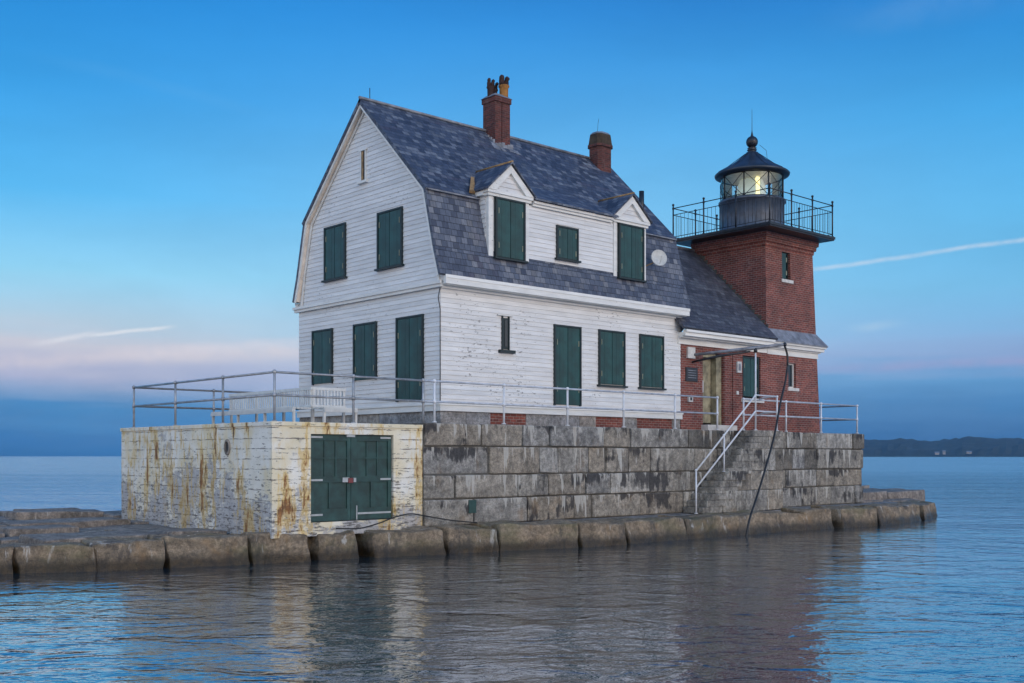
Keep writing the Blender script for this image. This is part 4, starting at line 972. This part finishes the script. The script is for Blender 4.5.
# ------------------------------------------------------------------ stairs and their rail
st=thing('stone_stairs',(14.4,-.4,.6),'narrow granite steps climbing the platform wall from the ledge','stairs')
NSt=13; 
for k in range(NSt):
    x0=14.45+k*(17.25-14.45)/NSt; zt=.62+(k+1)*(3.235-.62)/NSt
    mb=MB(); mb.chbox(x0,x0+ (1.0 if k<NSt-1 else 1.55)+rnd.uniform(0,.3),-.82+rnd.uniform(-.012,.012),-.045,zt-.2,zt-.004,.014,None,.006)
    mb.build('step','granite',st)
mb=MB()
zb_=.6
for k,(z0,z1) in enumerate(zip(Z,Z[1:])):
    xs=14.7+ (z1-.62)/(3.235-.62)*2.9; x=xs+.05
    while x<18.72:
        w_=min(rnd.uniform(.6,1.2),18.78-x); w_=18.78-x if 18.78-x-w_<.3 else w_; mb.chbox(x+.006,x+w_-.006,-.80,-.05,z0+.006,min(z1,3.23)-.006,.02,None,.005); x+=w_
mb.build('stair_flank','granite',st)
sr=thing('stair_railing',(14.33,-.65,.65),'white sloping pipe handrail rising beside the granite steps','railing')
for a,b,nm in (((14.33,1.94),(17.43,4.39),'top_rail'),((14.33,1.42),(17.43,3.87),'middle_rail')):
    mb=MB(); mb.tube([(a[0],-.65,a[1]),(b[0],-.65,b[1]),(18.64,-.65,b[1]-.01),(18.70,-.1,b[1]-.02),(18.75,.12,b[1]-.05)],.028,8); mb.build(nm,'whitepipe',sr)
for x,z0,z1 in ((14.33,.62,1.96),(15.74,1.90,3.06),(17.43,3.24,5.84),(18.64,3.24,4.38)):
    mb=MB(); mb.tube([(x,-.65,z0),(x,-.65,z1)],.028,8); mb.tube([(x,-.65,z0),(x,-.65,z0+.025)],.06,8); mb.ball((x,-.65,min(z1,4.39)),.045,8); mb.build('post','whitepipe',sr)
# ------------------------------------------------------------------ hose boom and hose
bo=thing('hose_boom',(17.43,-.65,5.86),'grey and black pipe boom reaching from the brick wall over the steps','boom')
bA,bB,bC=Vector((16.18,.99,5.62)),Vector((17.43,-.65,5.90)),Vector((18.12,-1.30,6.04))
mb=MB(); mb.tube([bA+Vector((.05,0,.12)),bB+Vector((0,0,.03)),bC],[.045,.06,.05],8); mb.build('outer_pipe','lead',bo)
mb=MB(); mb.tube([bA+Vector((0,-.02,-.12)),bA.lerp(bB,.45)+Vector((0,0,-.05)),bA.lerp(bB,.92)+Vector((0,0,-.06))],[.03,.045,.03],8); mb.build('inner_pipe','black',bo)
mb=MB(); mb.ball((bC.x,bC.y,bC.z),.07,10); mb.tube([bB+Vector((0,0,-.12)),bB+Vector((0,0,.02))],.06,8); mb.build('elbow','black',bo)
def smooth_path(P,n=6):
    P=[Vector(p) for p in P]; out=[]
    for i in range(len(P)-1):
        p0=P[max(i-1,0)]; p1=P[i]; p2=P[i+1]; p3=P[min(i+2,len(P)-1)]
        for k in range(n):
            t=k/n; out.append(.5*((2*p1)+(-p0+p2)*t+(2*p0-5*p1+4*p2-p3)*t*t+(-p0+3*p1-3*p2+p3)*t**3))
    return out+[P[-1]]
mb=MB(); mb.tube(smooth_path([(18.12,-1.30,6.0),(18.24,-1.33,5.6),(18.0,-1.42,4.9),(17.50,-1.55,4.10),(16.74,-1.80,2.90),(15.55,-2.1,1.36),(14.80,-2.28,.48),(14.5,-2.36,-.2)]),.034,8)
one(mb,'hose','hose',(18.1,-1.3,6.0),'black hose hanging from the boom tip down into the water','hose')
mb=MB(); mb.tube(smooth_path([(1.55,-.22,.72),(2.1,-.34,.70),(2.6,-.42,.80),(3.1,-.36,.92),(3.7,-.22,.98),(4.25,-.16,.90),(4.9,-.35,.78),(5.6,-.5,.70)]),.016,8)
one(mb,'ground_cable','hose',(2,-.3,.65),'black cable looped on the ledge under the green double doors','cable')
# ------------------------------------------------------------------ benches
def bench(base,label,along,L,facing,nslat):
    """along: unit vector of length, facing: unit vector towards the front"""
    t=thing('bench',base,label,'bench','white slatted benches'); A=Vector(along); F=Vector(facing); B0=Vector(base)
    q=lambda a,f,z:B0+A*a+F*f+UP*z
    def bx(m,a0,a1,f0,f1,z0,z1): m.hexa([q(a0,f0,z0),q(a1,f0,z0),q(a1,f1,z0),q(a0,f1,z0)],[q(a0,f0,z1),q(a1,f0,z1),q(a1,f1,z1),q(a0,f1,z1)])
    m=MB()
    for k in range(5): bx(m,0,L,-.0+k*.105,.09+k*.105,.44,.475)
    bx(m,0,L,.50,.53,.36,.438); m.build('seat','bench',t)
    m=MB(); bx(m,0,L,-.045,-.008,.92,.99); bx(m,0,L,-.045,-.008,.50,.55)
    for k in range(nslat): a=.04+(L-.12)*k/(nslat-1); bx(m,a,a+.04,-.04,-.013,.552,.918)
    m.build('backrest','bench',t)
    nl=max(2,round(L/1.5)+1)
    for k in range(nl):
        a=(L-.06)*k/(nl-1)
        m=MB(); bx(m,a,a+.06,.44,.497,0,.438); m.build('leg','bench',t)
        m=MB(); bx(m,a,a+.06,-.10,-.048,0,.96); m.build('leg','bench',t)
    return t
bench((2.02,1.62,3.12),'long white slatted bench running back along the boathouse roof',(0,1,0),4.25,(-1,0,0),40)
bench((2.06,1.60,3.12),'short white slatted bench at the near end of the long one',(1,0,0),.98,(0,-1,0),10)
# ------------------------------------------------------------------ haze over the bay
HZ=True
if HZ:
    m=bpy.data.materials.new('bay haze'); m.use_nodes=True; t=NT(m.node_tree); t.n.clear(); out=t.new('ShaderNodeOutputMaterial')
    pv=t.new('ShaderNodeVolumePrincipled',{'Color':(.30,.66,1.0),'Density':.00008,'Anisotropy':.3}); t.l.new(pv.outputs[0],out.inputs['Volume']); M['haze']=m
    mb=MB(); mb.box(-4200,9200,-4200,9200,-2,160); tag(mb.build('haze','haze'),'thin blue haze over the bay','haze',kind='stuff')
for o in bpy.data.objects:
    if '_base' in o: del o['_base']
